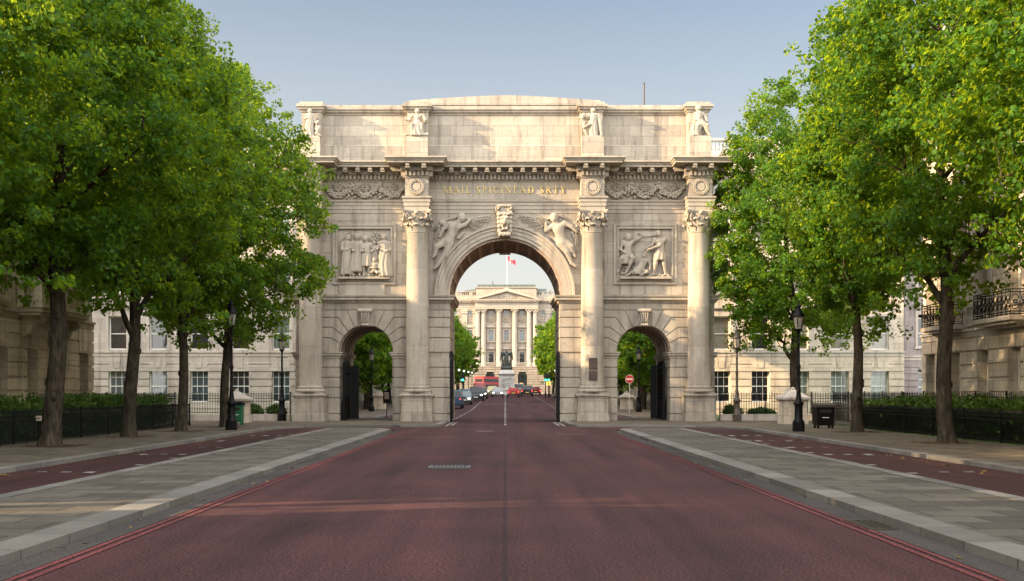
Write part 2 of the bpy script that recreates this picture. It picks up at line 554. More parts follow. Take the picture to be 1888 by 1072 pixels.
M['metal_grate'] = simple('iron_grate', (.12,.12,.125), .6, .2)

def glass(name, col, rough=.04, spec=.9):
    m, nt, b = new_mat(name, rough, col, spec=spec)
    co = nd(nt, 'ShaderNodeTexCoord').outputs['Object']
    n = ramp(nt, noise(nt, co, .7, 3, .5), [(.3, .6), (.7, 1.4)])
    nt.links.new(mul(nt, col, n), b.inputs['Base Color'])
    bp = nd(nt, 'ShaderNodeBump', {'Height': noise(nt, co, 1.6, 2, .5), 'Strength': .10, 'Distance': .05})
    nt.links.new(bp.outputs[0], b.inputs['Normal'])
    return m
M['glass'] = glass('dark_window_glass', (.018,.021,.024))
M['glass_blind'] = glass('window_glass_over_blind', (.17,.20,.18), .08)
M['glass_curtain'] = glass('window_glass_over_curtain', (.23,.21,.17), .08)
M['glass_blue'] = glass('window_glass_bluish', (.05,.075,.085), .05)
M['car_glass'] = glass('car_glass', (.010,.013,.016), .06, .35)
def lamp_glass():
    m, nt, b = new_mat('lantern_glass', .15, (.55,.50,.42))
    b.inputs['Transmission Weight'].default_value = .55
    b.inputs['IOR'].default_value = 1.1
    return m
M['lantern'] = lamp_glass()
def emit(name, col, s):
    m, nt, b = new_mat(name, .4, sc(col, .6))
    b.inputs['Emission Color'].default_value = (*col, 1)
    b.inputs['Emission Strength'].default_value = s
    return m
M['bulb'] = emit('lit_globe', (1,.93,.82), 1.0)
M['green_light'] = emit('green_signal', (.05,1,.6), 3.0)
M['orange_light'] = emit('orange_sign_light', (1,.33,.04), 1.6)
M['head_light'] = emit('lit_headlight', (1,.92,.75), 2.5)
M['tail_light'] = emit('lit_taillight', (1,.05,.04), 1.0)
M['warm_door'] = emit('warm_interior_light', (1,.45,.10), .8)
M['plate_y'] = simple('yellow_number_plate', (.70,.48,.08), .5, var=.05)
M['plate_w'] = simple('white_number_plate', (.72,.72,.70), .5, var=.05)
def car_paint(name, col):
    m, nt, b = new_mat(name, .3, col, .1, .35)
    b.inputs['Coat Weight'].default_value = .3
    b.inputs['Coat Roughness'].default_value = .06
    return m

def leaf_mat(name, c0, c1, tr, mixf=.42):
    m, nt, b = new_mat(name, .55, c0, spec=.22)
    g = nd(nt, 'ShaderNodeNewGeometry')
    co = nd(nt, 'ShaderNodeTexCoord').outputs['Object']
    c = mixc(nt, g.outputs['Random Per Island'], c0, c1)
    n = ramp(nt, noise(nt, co, .8, 3, .6), [(.3, (.50,.60,.55)), (.7, (1.45,1.30,1.0))])
    c = mul(nt, c, n)
    nt.links.new(c, b.inputs['Base Color'])
    t = nd(nt, 'ShaderNodeBsdfTranslucent')
    nt.links.new(mul(nt, mixc(nt, g.outputs['Random Per Island'], sc(tr,.8), tr), n), t.inputs['Color'])
    ms = nd(nt, 'ShaderNodeMixShader', {0: mixf})
    nt.links.new(b.outputs[0], ms.inputs[1]); nt.links.new(t.outputs[0], ms.inputs[2])
    nt.links.new(ms.outputs[0], nt.nodes['Material Output'].inputs[0])
    return m
M['leaf'] = leaf_mat('plane_leaf', (.008,.044,.006), (.056,.160,.014), (.46,.64,.030), .42)
M['hedge'] = leaf_mat('hedge_leaf', (.035,.085,.014), (.075,.14,.025), (.16,.24,.03), .3)
M['grass'] = simple('lawn_grass', (.07,.13,.02), .9, var=.4, scale=25, bump=.5)
def bark():
    m, nt, b = new_mat('plane_bark', .95, (.12,.09,.065), spec=.1)
    co = nd(nt, 'ShaderNodeTexCoord').outputs['Object']
    mp = nd(nt, 'ShaderNodeMapping', {'Vector': co, 'Scale': (1,1,.28)}).outputs[0]
    f = noise(nt, mp, 9, 7, .68)
    c = ramp(nt, f, [(.3, (.015,.012,.010)), (.5, (.048,.038,.029)), (.72, (.105,.086,.066))])
    c = mul(nt, c, ramp(nt, noise(nt, co, 1.4, 4, .6), [(.35, (.72,.74,.70)), (.65, (1.15,1.1,1.0))]))
    nt.links.new(c, b.inputs['Base Color'])
    bp = nd(nt, 'ShaderNodeBump', {'Height': f, 'Strength': .9, 'Distance': .05})
    nt.links.new(bp.outputs[0], b.inputs['Normal'])
    return m
M['bark'] = bark()
M['leaf_dry'] = leaf_mat('dry_leaf', (.14,.085,.03), (.24,.16,.05), (.2,.15,.04), .1)
# ---------------------------------------------------------------- ground, roads, pavements
def zg(y):
    if y < 95: return 0.0
    if y < 190: return 1.1*(y-95)/95
    return 1.1
def strip(mb, x0, x1, y0, y1, z):
    """horizontal sheet that follows the gentle rise beyond the arch"""
    ys = [y0] + [b for b in (95, 190) if y0 < b < y1] + [y1]
    for a, b in zip(ys, ys[1:]):
        mb.quad((x0,a,z+zg(a)), (x1,a,z+zg(a)), (x1,b,z+zg(b)), (x0,b,z+zg(b)))
def kerb_wall(mb, x0, x1, y0, y1, z0, z1):
    ys = [y0] + [b for b in (95, 190) if y0 < b < y1] + [y1]
    for a, b in zip(ys, ys[1:]):
        V = [(x0,a,z0+zg(a)),(x1,a,z0+zg(a)),(x1,b,z0+zg(b)),(x0,b,z0+zg(b)),(x0,a,z1+zg(a)),(x1,a,z1+zg(a)),(x1,b,z1+zg(b)),(x0,b,z1+zg(b))]
        mb.add(V, [(0,3,2,1),(4,5,6,7),(0,1,5,4),(1,2,6,5),(2,3,7,6),(3,0,4,7)])

mb = MB(); strip(mb, -2500, 2500, -400, 3500, -.03)
kind(mb.build('ground', M['ground']))
KL, KR = -4.62, 4.62
mb = MB()
strip(mb, KL, KR, -40, 45.4, 0); strip(mb, -10.4, 10.6, 45.4, 49.6, 0); strip(mb, -3.1, 3.1, 49.6, 63.2, 0)
strip(mb, -7.7, 7.7, 63.2, 226, 0); strip(mb, -40, 40, 226, 238, 0)
kind(mb.build('road', M['road']))
for sx, x0, x1 in ((-1,-9.85,-7.4), (1,7.4,10.1)):
    mb = MB(); strip(mb, x0, x1, -40, 45.4, 0.0)
    kind(mb.build('cycle_track', M['cycle']))
# long paved islands between carriageway and cycle tracks
H = .09
for s in (-1, 1):
    xi, xo = s*4.62, s*7.42
    far = 45.4
    pts = [(xi,-40),(xi,far-1.6),(xi+s*.25,far-.7),(xi+s*.8,far-.15),(xi+s*1.5,far),(xo,far),(xo,-40)]
    w = [(xi+s*.44,-40),(xi+s*.44,far-1.7),(xi+s*.62,far-1.0),(xi+s*1.0,far-.55),(xi+s*1.6,far-.3),(xo-s*.28,far-.3),(xo-s*.28,-40)]
    mb = MB(); mb.prism_z(w if s > 0 else w[::-1], -.1, H-.004)
    kind(mb.build('traffic_island', M['slab']))
    mb = MB()
    for i in range(len(pts)-1):
        a, b, c, d = pts[i], pts[i+1], w[i+1], w[i]
        q = [a,b,c,d]
        area = sum(q[k][0]*q[(k+1)%4][1]-q[(k+1)%4][0]*q[k][1] for k in range(4))
        q = q if area > 0 else q[::-1]
        # tiny outward step of the kerb face
        mb.prism_z(q, -.1, H+.006)
    kind(mb.build('kerb', M['kerb']))
    mb = MB(); strip(mb, min(xi, xi-s*.36), max(xi, xi-s*.36), -40, far-1.4, .004)
    kind(mb.build('gutter', M['gutter']))
    mb = MB()
    for off in (.42, .55):
        x = xi - s*off
        strip(mb, x-.032, x+.032, -40, far-1.0, .008)
        # the lines turn in towards the kerb end
        mb.add([(x-.03,far-1.0,.008),(x+.03,far-1.0,.008),(x+s*.5+.03,far+.2,.008),(x+s*.5-.03,far+.2,.008)], [(0,1,2,3)])
    kind(mb.build('road_marking', M['line_red']))
# outer pavements with kerbs; they close round the front of the arch
for s in (-1, 1):
    xk = s*9.85 if s < 0 else 10.1
    xin = s*3.0
    out = s*60
    P = [(xk,-40),(xk,45.6),(xk-s*.12,46.8),(xk-s*.6,48.0),(xk-s*1.5,48.9),(xk-s*2.6,49.3),(s*4.2,49.5),(s*3.35,49.8),(xin,50.6),(xin,63.0),
         (s*6.3,63.0),(s*7.0,63.3),(s*7.55,64.2),(s*7.7,66.0),(s*7.7,95)]
    Q = [(xk+s*.3,-40),(xk+s*.3,45.6),(xk+s*.18,46.9),(xk-s*.35,48.3),(xk-s*1.3,49.25),(xk-s*2.6,49.62),(s*4.3,49.85),(s*3.55,50.1),(s*3.3,50.7),(s*3.3,62.7),
         (s*6.3,62.7),(s*7.15,63.05),(s*7.8,64.05),(s*8.0,66.0),(s*8.0,95)]
    poly = Q + [(out,95),(out,-40)]
    mb = MB(); mb.prism_z(poly if s > 0 else poly[::-1], -.1, H-.004)
    strip(mb, min(s*8.0,out), max(s*8.0,out), 95.0, 226, H-.004)
    kind(mb.build('pavement', M['slab2']))
    mb = MB()
    for i in range(len(P)-1):
        q = [P[i],P[i+1],Q[i+1],Q[i]]
        area = sum(q[k][0]*q[(k+1)%4][1]-q[(k+1)%4][0]*q[k][1] for k in range(4))
        mb.prism_z(q if area > 0 else q[::-1], -.1, H+.005)
    kerb_wall(mb, min(s*7.69,s*8.0), max(s*7.69,s*8.0), 95, 226, -.1, H+.005)
    kind(mb.build('kerb', M['kerb']))
# painted and worn marks
mb = MB()
y = 52.0
while y < 220:
    strip(mb, -.06, .06, y, y+2.2, .006); y += 3.6
for s in (-1, 1):
    strip(mb, s*2.78-.05, s*2.78+.05, 50.5, 58, .006); strip(mb, s*2.55-.05, s*2.55+.05, 51.5, 57, .006)
y = 64
while y < 180:
    strip(mb, -3.0, -2.9, y, y+4, .006); strip(mb, 4.6, 4.7, y+1, y+4, .006); y += 6
strip(mb, -1.15, -.45, 44.0, 44.25, .006)
strip(mb, 1.9, 3.0, 41.0, 41.12, .006)
strip(mb, -6.8, 7.2, 118, 118.5, .006)
kind(mb.build('road_marking', M['line_white']))
for s in (-1, 1):
    mb = MB()
    rnd = random.Random(4+s)
    for row in (21.3, 27.5, 31.0, 35.2, 39.5):
        for x in np.arange(7.75, 9.7, .5):
            if rnd.random() < .78: strip(mb, s*x-.10, s*x+.10, row+rnd.uniform(-.3,.3), row+.08+rnd.uniform(.31,.33), .006)
    for k in range(13):
        yy = 14+2.4*k
        if rnd.random() < .8: strip(mb, s*8.0-.08, s*8.0+.10, yy, yy+.22, .006)
    strip(mb, s*7.75-.12, s*7.75+.14, 24.2, 25.5, .006)
    kind(mb.build('road_marking', M['line_white']))
mb = MB(); strip(mb, -.025, .02, 2, 44, .005); strip(mb, -2.9, 2.9, 50.2, 50.45, .005)
kind(mb.build('road_seam', M['seam']))
# drain grates
def grate(x, y, w, l, label, gm='iron_brown'):
    t = thing('drain_grate', label, 'drain grate', (x, y, .006), group='drain grates')
    f = MB(); b = MB()
    z0, z1 = .006, .020
    f.box(x-w/2, x+w/2, y-l/2, y-l/2+.05, z0, z1); f.box(x-w/2, x+w/2, y+l/2-.05, y+l/2, z0, z1)
    f.box(x-w/2, x-w/2+.05, y-l/2+.05, y+l/2-.05, z0, z1); f.box(x+w/2-.05, x+w/2, y-l/2+.05, y+l/2-.05, z0, z1)
    n = int(w/.075)
    for i in range(1, n):
        xx = x-w/2+i*w/n
        b.box(xx-.018, xx+.018, y-l/2+.05, y+l/2-.05, z0, z1-.004)
    f.build('frame', M[gm], t); b.build('bars', M[gm], t)
    p = MB(); p.quad((x-w/2,y-l/2,.0075),(x+w/2,y-l/2,.0075),(x+w/2,y+l/2,.0075),(x-w/2,y+l/2,.0075)); p.build('pit', M['rubber'], t)
    return t
grate(-1.18, 23.0, .88, .75, 'wide pale iron grate set in the middle of the red road', 'metal_grate')
grate(4.38, 13.0, .36, .9, 'dark iron gutter grate nearest the viewer beside the paved island')
grate(4.38, 24.2, .36, .5, 'small dark gutter grate farther along the kerb towards the arch')

# ---------------------------------------------------------------- the triumphal arch
AX = -0.02
YA = 57.2
A = thing('triumphal_arch', 'pale stone triumphal arch with three openings spanning the red road', 'arch', (AX, YA, 0), build_at_loc=False)
CX = (-10.14, -4.56, 4.56, 10.14)       # column axes
SC, SR, SZ = 7.32, 1.43, 3.69           # side arches
MR, MZ, MJ = 3.04, 6.69, 2.94           # middle arch
D = 5.2
def arc(cx, cz, r, a0, a1, n): return [(cx+r*math.cos(R(a0+(a1-a0)*i/n)), cz+r*math.sin(R(a0+(a1-a0)*i/n))) for i in range(n+1)]
poly = [(-11,0)]
poly += [(-SC-SR,0)] + arc(-SC,SZ,SR,180,0,28) + [(-SC+SR,0)]
poly += [(-MJ,0),(-MJ,MZ-.1)] + arc(0,MZ,MR,180,0,48) + [(MJ,MZ-.1),(MJ,0)]
poly += [(SC-SR,0)] + arc(SC,SZ,SR,180,0,28) + [(SC+SR,0)]
poly += [(11,0),(11,13.6),(-11,13.6)]
mb = MB(); mb.prism_y(poly[::-1], 0, D)
wall = mb.build('wall', M['ashlar'], A)
# rusticated courses
cz = [0, .46, 1.30, 1.84, 2.37, 2.90, 3.40]
cz2 = [3.69, 4.46, 5.01, 5.53, 5.92]
g = .024
def course(x0, x1, z0, z1, y0=-.07, y1=D+.055): mb.box(x0, x1, y0, y1, z0+g, z1-g)
for s in (-1, 1):
    mb = MB(); mb2 = MB()
    for a, b in zip(cz, cz[1:]):
        for xa, xb in ((-11.05, -SC-SR+.035), (-SC+SR-.035, -MJ+.045)):
            (mb if xa < -9 else mb2).box(min(s*xa,s*xb), max(s*xa,s*xb), -.07, D+.055, a+g, b-g)
    for a, b in zip(cz2, cz2[1:]):
        mb2.box(min(s*-4.55,s*(-MJ+.045)), max(s*-4.55,s*(-MJ+.045)), -.07, D+.055, a+g, b-g)
    mb.build('rusticated_blocks', M['rustic'], A); mb2.build('rusticated_blocks', M['rustic'], A)
    mb = MB()
    # voussoirs of the side arch, joints bent into the courses
    cx = s*SC
    L = [(3.69, None, 180), (3.94, None, 170), (4.46, 1.88, 161), (5.01, 1.78, 144), (5.53, 1.46, 131), (5.92, 1.01, 114), (5.92, .43, 106.5)]
    for side in (-1, 1):
        ext = 3.73 if side == s else 2.77
        def pt(i):
            z, bx, an = L[i]
            e = (cx+side*SR*abs(math.cos(R(an))), SZ+SR*math.sin(R(an)))
            if bx is None: return [(cx+side*ext, z), e]
            if i >= 5: return [(cx+side*bx, z), e]
            return [(cx+side*ext, z), (cx+side*bx, z), e]
        for i in range(6):
            if i == 0: continue
            lo = pt(i) if i != 1 else [(cx+side*ext, 3.69), (cx+side*SR, 3.69)]
            hi = pt(i+1)
            a0, a1 = (L[i][2] if i != 1 else 180), L[i+1][2]
            ar = [(cx+side*SR*abs(math.cos(R(a0+(a1-a0)*k/4))), SZ+SR*math.sin(R(a0+(a1-a0)*k/4))) for k in range(1,4)]
            pg = lo + ar + hi[::-1]
            if i == 4: pg = lo + ar + [hi[1], hi[0], (cx+side*ext, 5.92)]
            if i == 5: pg = lo + ar + [hi[1], hi[0]]
            pg = inset(pg, g)
            mb.prism_y(pg[::-1], -.07, .02)
    mb.build('voussoirs', M['rustic'], A)
# side arch imposts, string course and big imposts
for s in (-1, 1):
    prof = [(0,3.38),(.06,3.38),(.06,3.46),(.13,3.52),(.13,3.62),(.17,3.64),(.17,3.70),(0,3.71)]
    def seg(pth):
        mb = MB(); mb.sweep(prof, pth if s < 0 else [(-x,y) for x,y in pth][::-1]); mb.build('impost', M['carved'], A)
    seg([(-11.05,1.0),(-11.05,-.04),(-SC-SR+.02,-.04),(-SC-SR+.02,D)])
    seg([(-SC+SR-.02,D),(-SC+SR-.02,-.04),(-4.3,-.04)])
sp = [(0,5.90),(.05,5.92),(.05,6.27),(.12,6.30),(.17,6.40),(.28,6.44),(.28,6.55),(.34,6.60),(.36,6.68),(0,6.72)]
for s in (-1, 1):
    mb = MB()
    pth = [(-11,D),(-11,0),(-MJ-.02,0),(-MJ-.02,D)]
    mb.sweep(sp, pth if s < 0 else [(-x,y) for x,y in pth][::-1])
    mb.build('string_course', M['carved'], A)
    mb = MB()
    x = -10.95
    while x < -MJ-.06:
        mb.box(min(s*x,s*(x+.062)), max(s*x,s*(x+.062)), -.085, -.045, 5.97, 6.24); x += .108
    mb.build('fluting', M['carved'], A)
# middle archivolt and coffered soffits
mb = MB()
ap = [(MR,.15),(MR,-.06),(MR+.17,-.06),(MR+.18,-.10),(MR+.38,-.10),(MR+.39,-.14),(MR+.52,-.14),(MR+.56,-.21),(MR+.66,-.21),(MR+.68,0)]
mb.ring(0, MZ+.0, ap, 0, PI, 72, smooth=False)
mb.build('archivolt', M['carved'], A)
mb = MB()
r0 = MR
for k in range(13):
    a = R(7.5+13.75*k)
    hw = .10
    c = Vector((math.cos(a), math.sin(a))); t = Vector((-c.y, c.x))
    q = [c*(r0+.03)+t*hw, c*(r0-.11)+t*hw, c*(r0-.11)-t*hw, c*(r0+.03)-t*hw]
    mb.prism_y([(p.x, MZ+p.y) for p in q], .1, D-.02)
for k in range(9):
    yy = .45 + k*.53
    mb.ring(0, MZ, [(r0+.02,yy),(r0-.075,yy),(r0-.075,yy+.17),(r0+.02,yy+.17)], 0, PI, 48, smooth=False)
for y0_, y1_ in ((.06,.34),(D-.36,D-.01)):
    mb.ring(0, MZ, [(r0+.02,y0_),(r0-.125,y0_),(r0-.125,y1_),(r0+.02,y1_)], 0, PI, 64, smooth=False)
mb.build('soffit_ribs', M['soffit'], A)
for s in (-1, 1):
    mb = MB()
    for k in range(5):
        yy = .3+k*1.1
        mb.ring(s*SC, SZ, [(SR+.02,yy),(SR-.05,yy),(SR-.05,yy+.3),(SR+.02,yy+.3)], 0, PI, 28, smooth=False)
    mb.build('soffit_ribs', M['soffit'], A)
mb = MB(); mb.box(-.32, .32, 4.3, 5.1, MZ+MR-.26, MZ+MR+.05); mb.box(-.36, .36, 4.25, 5.15, MZ+MR-.12, MZ+MR-.06)
mb.build('soffit_block', M['soffit'], A)
# pedestals, columns
def capital_mb(r):
    b = MB()
    b.lathe([(r,9.84),(r+.05,9.86),(r+.05,9.91),(r-.02,9.93),(r-.01,10.3),(r+.04,10.6),(r+.14,10.84)], 0, 0, 24)
    ab = []
    for q in range(4):
        for t in np.linspace(-1,1,7):
            d = .70 - .13*(1-t*t)
            a = q*PI/2
            ab.append((d*math.cos(a)-t*.70*math.sin(a), d*math.sin(a)+t*.70*math.cos(a)))
    b.prism_z(ab, 10.86, 10.93); b.prism_z([(x*1.06,y*1.06) for x,y in ab], 10.935, 11.02)
    for row, (n, z0, h, off, w) in enumerate(((8, 9.92, .42, 0, .20), (8, 10.16, .50, PI/8, .20))):
        for k in range(n):
            a = 2*PI*k/n+off
            V = []; F = []
            prof = [(0,0),(.02,.35),(.06,.65),(.13,.88),(.22,.96),(.27,.86),(.26,.76)]
            for o, z in prof:
                wd = w*(1.0 if z < .7 else .8)*(1-.25*(o > .2))
                for t in (-1,-.5,0,.5,1):
                    rr = r + .02 + o + (.035*(1-abs(t)) + (.02 if abs(t) == .5 else 0))
                    ta = t*wd
                    V.append((rr*math.cos(a)-ta*math.sin(a), rr*math.sin(a)+ta*math.cos(a), z0+z*h-abs(t)*.05*(z > .6)))
            for i in range(len(prof)-1):
                for j in range(4): F.append((i*5+j,i*5+j+1,(i+1)*5+j+1,(i+1)*5+j))
            b.add(V, F, True)
    for k in range(4):
        a = PI/4+k*PI/2
        for sd in (-.10, .10):
            pts = []
            for i in range(22):
                th = -PI/2 + i*.42
                rr = .155*(1-i/26)
                u = r+.20 + rr*math.cos(th); z = 10.70 + rr*math.sin(th)
                pts.append((u*math.cos(a)-sd*math.sin(a), u*math.sin(a)+sd*math.cos(a), z))
            pts = [((r-.02)*math.cos(a)-sd*2.2*math.sin(a), (r-.02)*math.sin(a)+sd*2.2*math.cos(a), 10.28)] + pts
            b.tube(pts, .042, 5)
    for k in range(4):
        a = k*PI/2
        c = ((r+.10)*math.cos(a), (r+.10)*math.sin(a), 10.88)
        b.ball(c, .12, 8, 6)
        for sd in (-1,1):
            pts = [((r+.02)*math.cos(a)-sd*(.06+.1*math.sin(i*.5))*math.sin(a), (r+.02+.02*i*.3)*math.sin(a)+sd*(.06+.1*math.sin(i*.5))*math.cos(a), 10.4+.05*i) for i in range(7)]
            b.tube(pts, .03, 5)
    return b
base_prof = [(.83,1.50),(.83,1.56)]
def column(cx):
    colm = MB()
    y = -.56
    colm.lathe([(.615,1.86),(.595,1.92),(.595,2.6),(.590,5.0),(.565,8.0),(.535,9.74),(.56,9.78),(.56,9.84)], cx, y, 40)
    c = colm.build('column', M['shaft'], A)
    p = MB()
    p.prism_z([(cx-.82,-1.24),(cx+.82,-1.24),(cx+.82,.1),(cx-.82,.1)], 0, .46)
    p.prism_z([(cx-.775,-1.195),(cx+.775,-1.195),(cx+.775,.1),(cx-.775,.1)], .464, 1.30)
    p.sweep([(0,1.28),(.03,1.30),(.03,1.34),(.09,1.40),(.09,1.47),(0,1.50)], [(cx-.775,.1),(cx-.775,-1.195),(cx+.775,-1.195),(cx+.775,.1)])
    p.prism_z([(cx-.74,-1.16),(cx+.74,-1.16),(cx+.74,.1),(cx-.74,.1)], 1.495, 1.58)
    p.build('pedestal', M['ashlar'], c)
    b = MB()
    b.lathe([(.72,1.58),(.755,1.62),(.755,1.68),(.72,1.72),(.66,1.735),(.64,1.77),(.66,1.80),(.68,1.83),(.66,1.865),(.61,1.88)], cx, y, 40)
    b.build('base', M['carved'], c)
    k = capital_mb(.535)
    k.v = [(v[0]+cx, v[1]+y, v[2]) for v in k.v]
    k.build('capital', M['carved'], c)
    return c
cols = [column(c) for c in CX]
# blocks of entablature over the columns, mouldings following them
RW, RF = .60, -1.10
for c in CX:
    mb = MB(); mb.box(c-RW, c+RW, RF, .05, 11.02, 13.35); mb.build('entablature_block', M['ashlar'], A)
path = [(-11,D),(-11,0)]
for c in CX: path += [(c-RW,0),(c-RW,RF),(c+RW,RF),(c+RW,0)]
path += [(11,0),(11,D)]
mb = MB()
mb.sweep([(0,11.0),(.035,11.02),(.035,11.21),(.07,11.215),(.07,11.42),(.105,11.425),(.105,11.56),(.15,11.60),(.17,11.66),(.17,11.70),(0,11.74)], path, closed=True)
mb.build('architrave', M['carved'], A)
mb = MB()
mb.sweep([(0,12.66),(.06,12.68),(.045,12.74),(.045,13.0),(.20,13.01),(.24,13.05),(.24,13.30),(.84,13.305),(.84,13.40),(.88,13.41),(.92,13.47),(1.0,13.53),(1.0,13.60),(0,13.68)], path, closed=True)
def along(o, z0, z1, dep, w, pitch, m):
    for i in range(len(path)-1):
        p = Vector(path[i]); q = Vector(path[i+1])
        d = (q-p); ln = d.length; d.normalize(); nn = Vector((d.y,-d.x))
        # offset ends at corners
        def turn(a, b, c2):
            u = (Vector(b)-Vector(a)).normalized(); v = (Vector(c2)-Vector(b)).normalized()
            return u.x*v.y-u.y*v.x
        e0 = 0; e1 = 0
        if i > 0: e0 = -o if turn(path[i-1],path[i],path[i+1]) > 0 else o
        if i < len(path)-2: e1 = -o if turn(path[i],path[i+1],path[i+2]) > 0 else o
        a, b = e0, ln-e1
        L_ = b-a
        if L_ < w*1.2: continue
        n = max(1, int(L_/pitch))
        for k in range(n):
            u = a + (k+.5)*L_/n
            c = p + d*u
            pts = []
            for du, do in ((-w/2,o-.02),(w/2,o-.02),(w/2,o+dep),(-w/2,o+dep)):
                x = c + d*du + nn*do
                pts.append((x.x,x.y))
            ar = sum(pts[t][0]*pts[(t+1)%4][1]-pts[(t+1)%4][0]*pts[t][1] for t in range(4))
            m.prism_z(pts if ar > 0 else pts[::-1], z0, z1)
along(.045, 12.765, 12.99, .17, .115, .205, mb)
along(.24, 13.07, 13.302, .46, .24, .60, mb)
along(.24, 13.16, 13.300, .54, .17, .60, mb)
mb.build('cornice', M['carved'], A)
# attic
mb = MB(); mb.box(-10.56, 10.56, .15, D-.1, 13.5, 16.4)
for i, c in enumerate(CX):
    x0, x1 = c-.55, c+.55
    if i == 0: x0 = -10.62
    if i == 3: x1 = 10.62
    mb.box(x0, x1, -.52, .2, 13.5, 16.35)
mb.build('attic', M['ashlar'], A)
ap = [(-10.56,D-.1),(-10.62,-.52),(-9.59,-.52),(-9.59,.15)]
for c in CX[1:3]: ap += [(c-.55,.15),(c-.55,-.52),(c+.55,-.52),(c+.55,.15)]
ap += [(9.59,.15),(9.59,-.52),(10.62,-.52),(10.56,D-.1)]
mb = MB()
mb.sweep([(0,16.20),(.05,16.22),(.05,16.29),(.16,16.36),(.16,16.44),(.24,16.47),(.24,16.60),(.10,16.62),(.10,16.74),(0,16.75)], ap, closed=True)
mb.box(-10.5, 10.5, .2, D-.2, 16.3, 16.73)
mb.build('attic_cornice', M['ashlar'], A)
mb = MB()
xs = np.linspace(-5.05, 5.05, 15)
top = [(x, 16.98+.28*(1-(abs(x)/5.05)**1.4)) for x in xs]
pg = [(-5.05,16.70)] + [(5.05,16.70)] + top[::-1]
mb.prism_y([(x,z) for x,z in pg][::-1], .05, D-.5)
mb.build('attic_blocking', M['ashlar'], A)
mb = MB()
ap2 = [(-10.56,D),(-10.56,.15),(10.56,.15),(10.56,D)]
mb.sweep([(0,13.6),(.09,13.6),(.09,14.56),(.05,14.64),(0,14.66)], ap2)
mb.build('attic_plinth', M['ashlar'], A)
for c in CX:
    mb = MB(); mb.box(c-.56, c+.56, -1.0, -.50, 13.62, 14.83); mb.build('statue_block', M['ashlar'], A)
# panels with frames in the side bays
def frame_ring(mb, x0, x1, z0, z1, w, y0, y1):
    mb.box(x0, x1, y0, y1, z1-w, z1); mb.box(x0, x1, y0, y1, z0, z0+w)
    mb.box(x0, x0+w, y0, y1, z0+w, z1-w); mb.box(x1-w, x1, y0, y1, z0+w, z1-w)
PZ0, PZ1 = 7.26, 10.47
def put(name, fn, lo, hi, h, tr, mats, parent=None, smooth=True, origin=(0,0,0)):
    """mesh an implicit figure; tr maps its points into the parent's space"""
    V, F = sdf_mesh(fn, lo, hi, h)
    V = tr(V)
    return np_mesh(name, V, F, mats, parent, smooth, origin)
def aff(Hx, off, ys=1.0, rz=0.0):
    c, s = math.cos(rz), math.sin(rz)
    def f(V):
        V = V*np.array([1, ys, 1])
        x = V[:,0]*c - V[:,1]*s; y = V[:,0]*s + V[:,1]*c
        return np.stack([x,y,V[:,2]],1)*Hx + np.array(off)
    return f
def wx(px): return (px-931.5)/34.97
def wz(py): return 1.6+(723-py)/34.97
LO, HI = (-.42,-.30,-.02), (.42,.30,1.05)
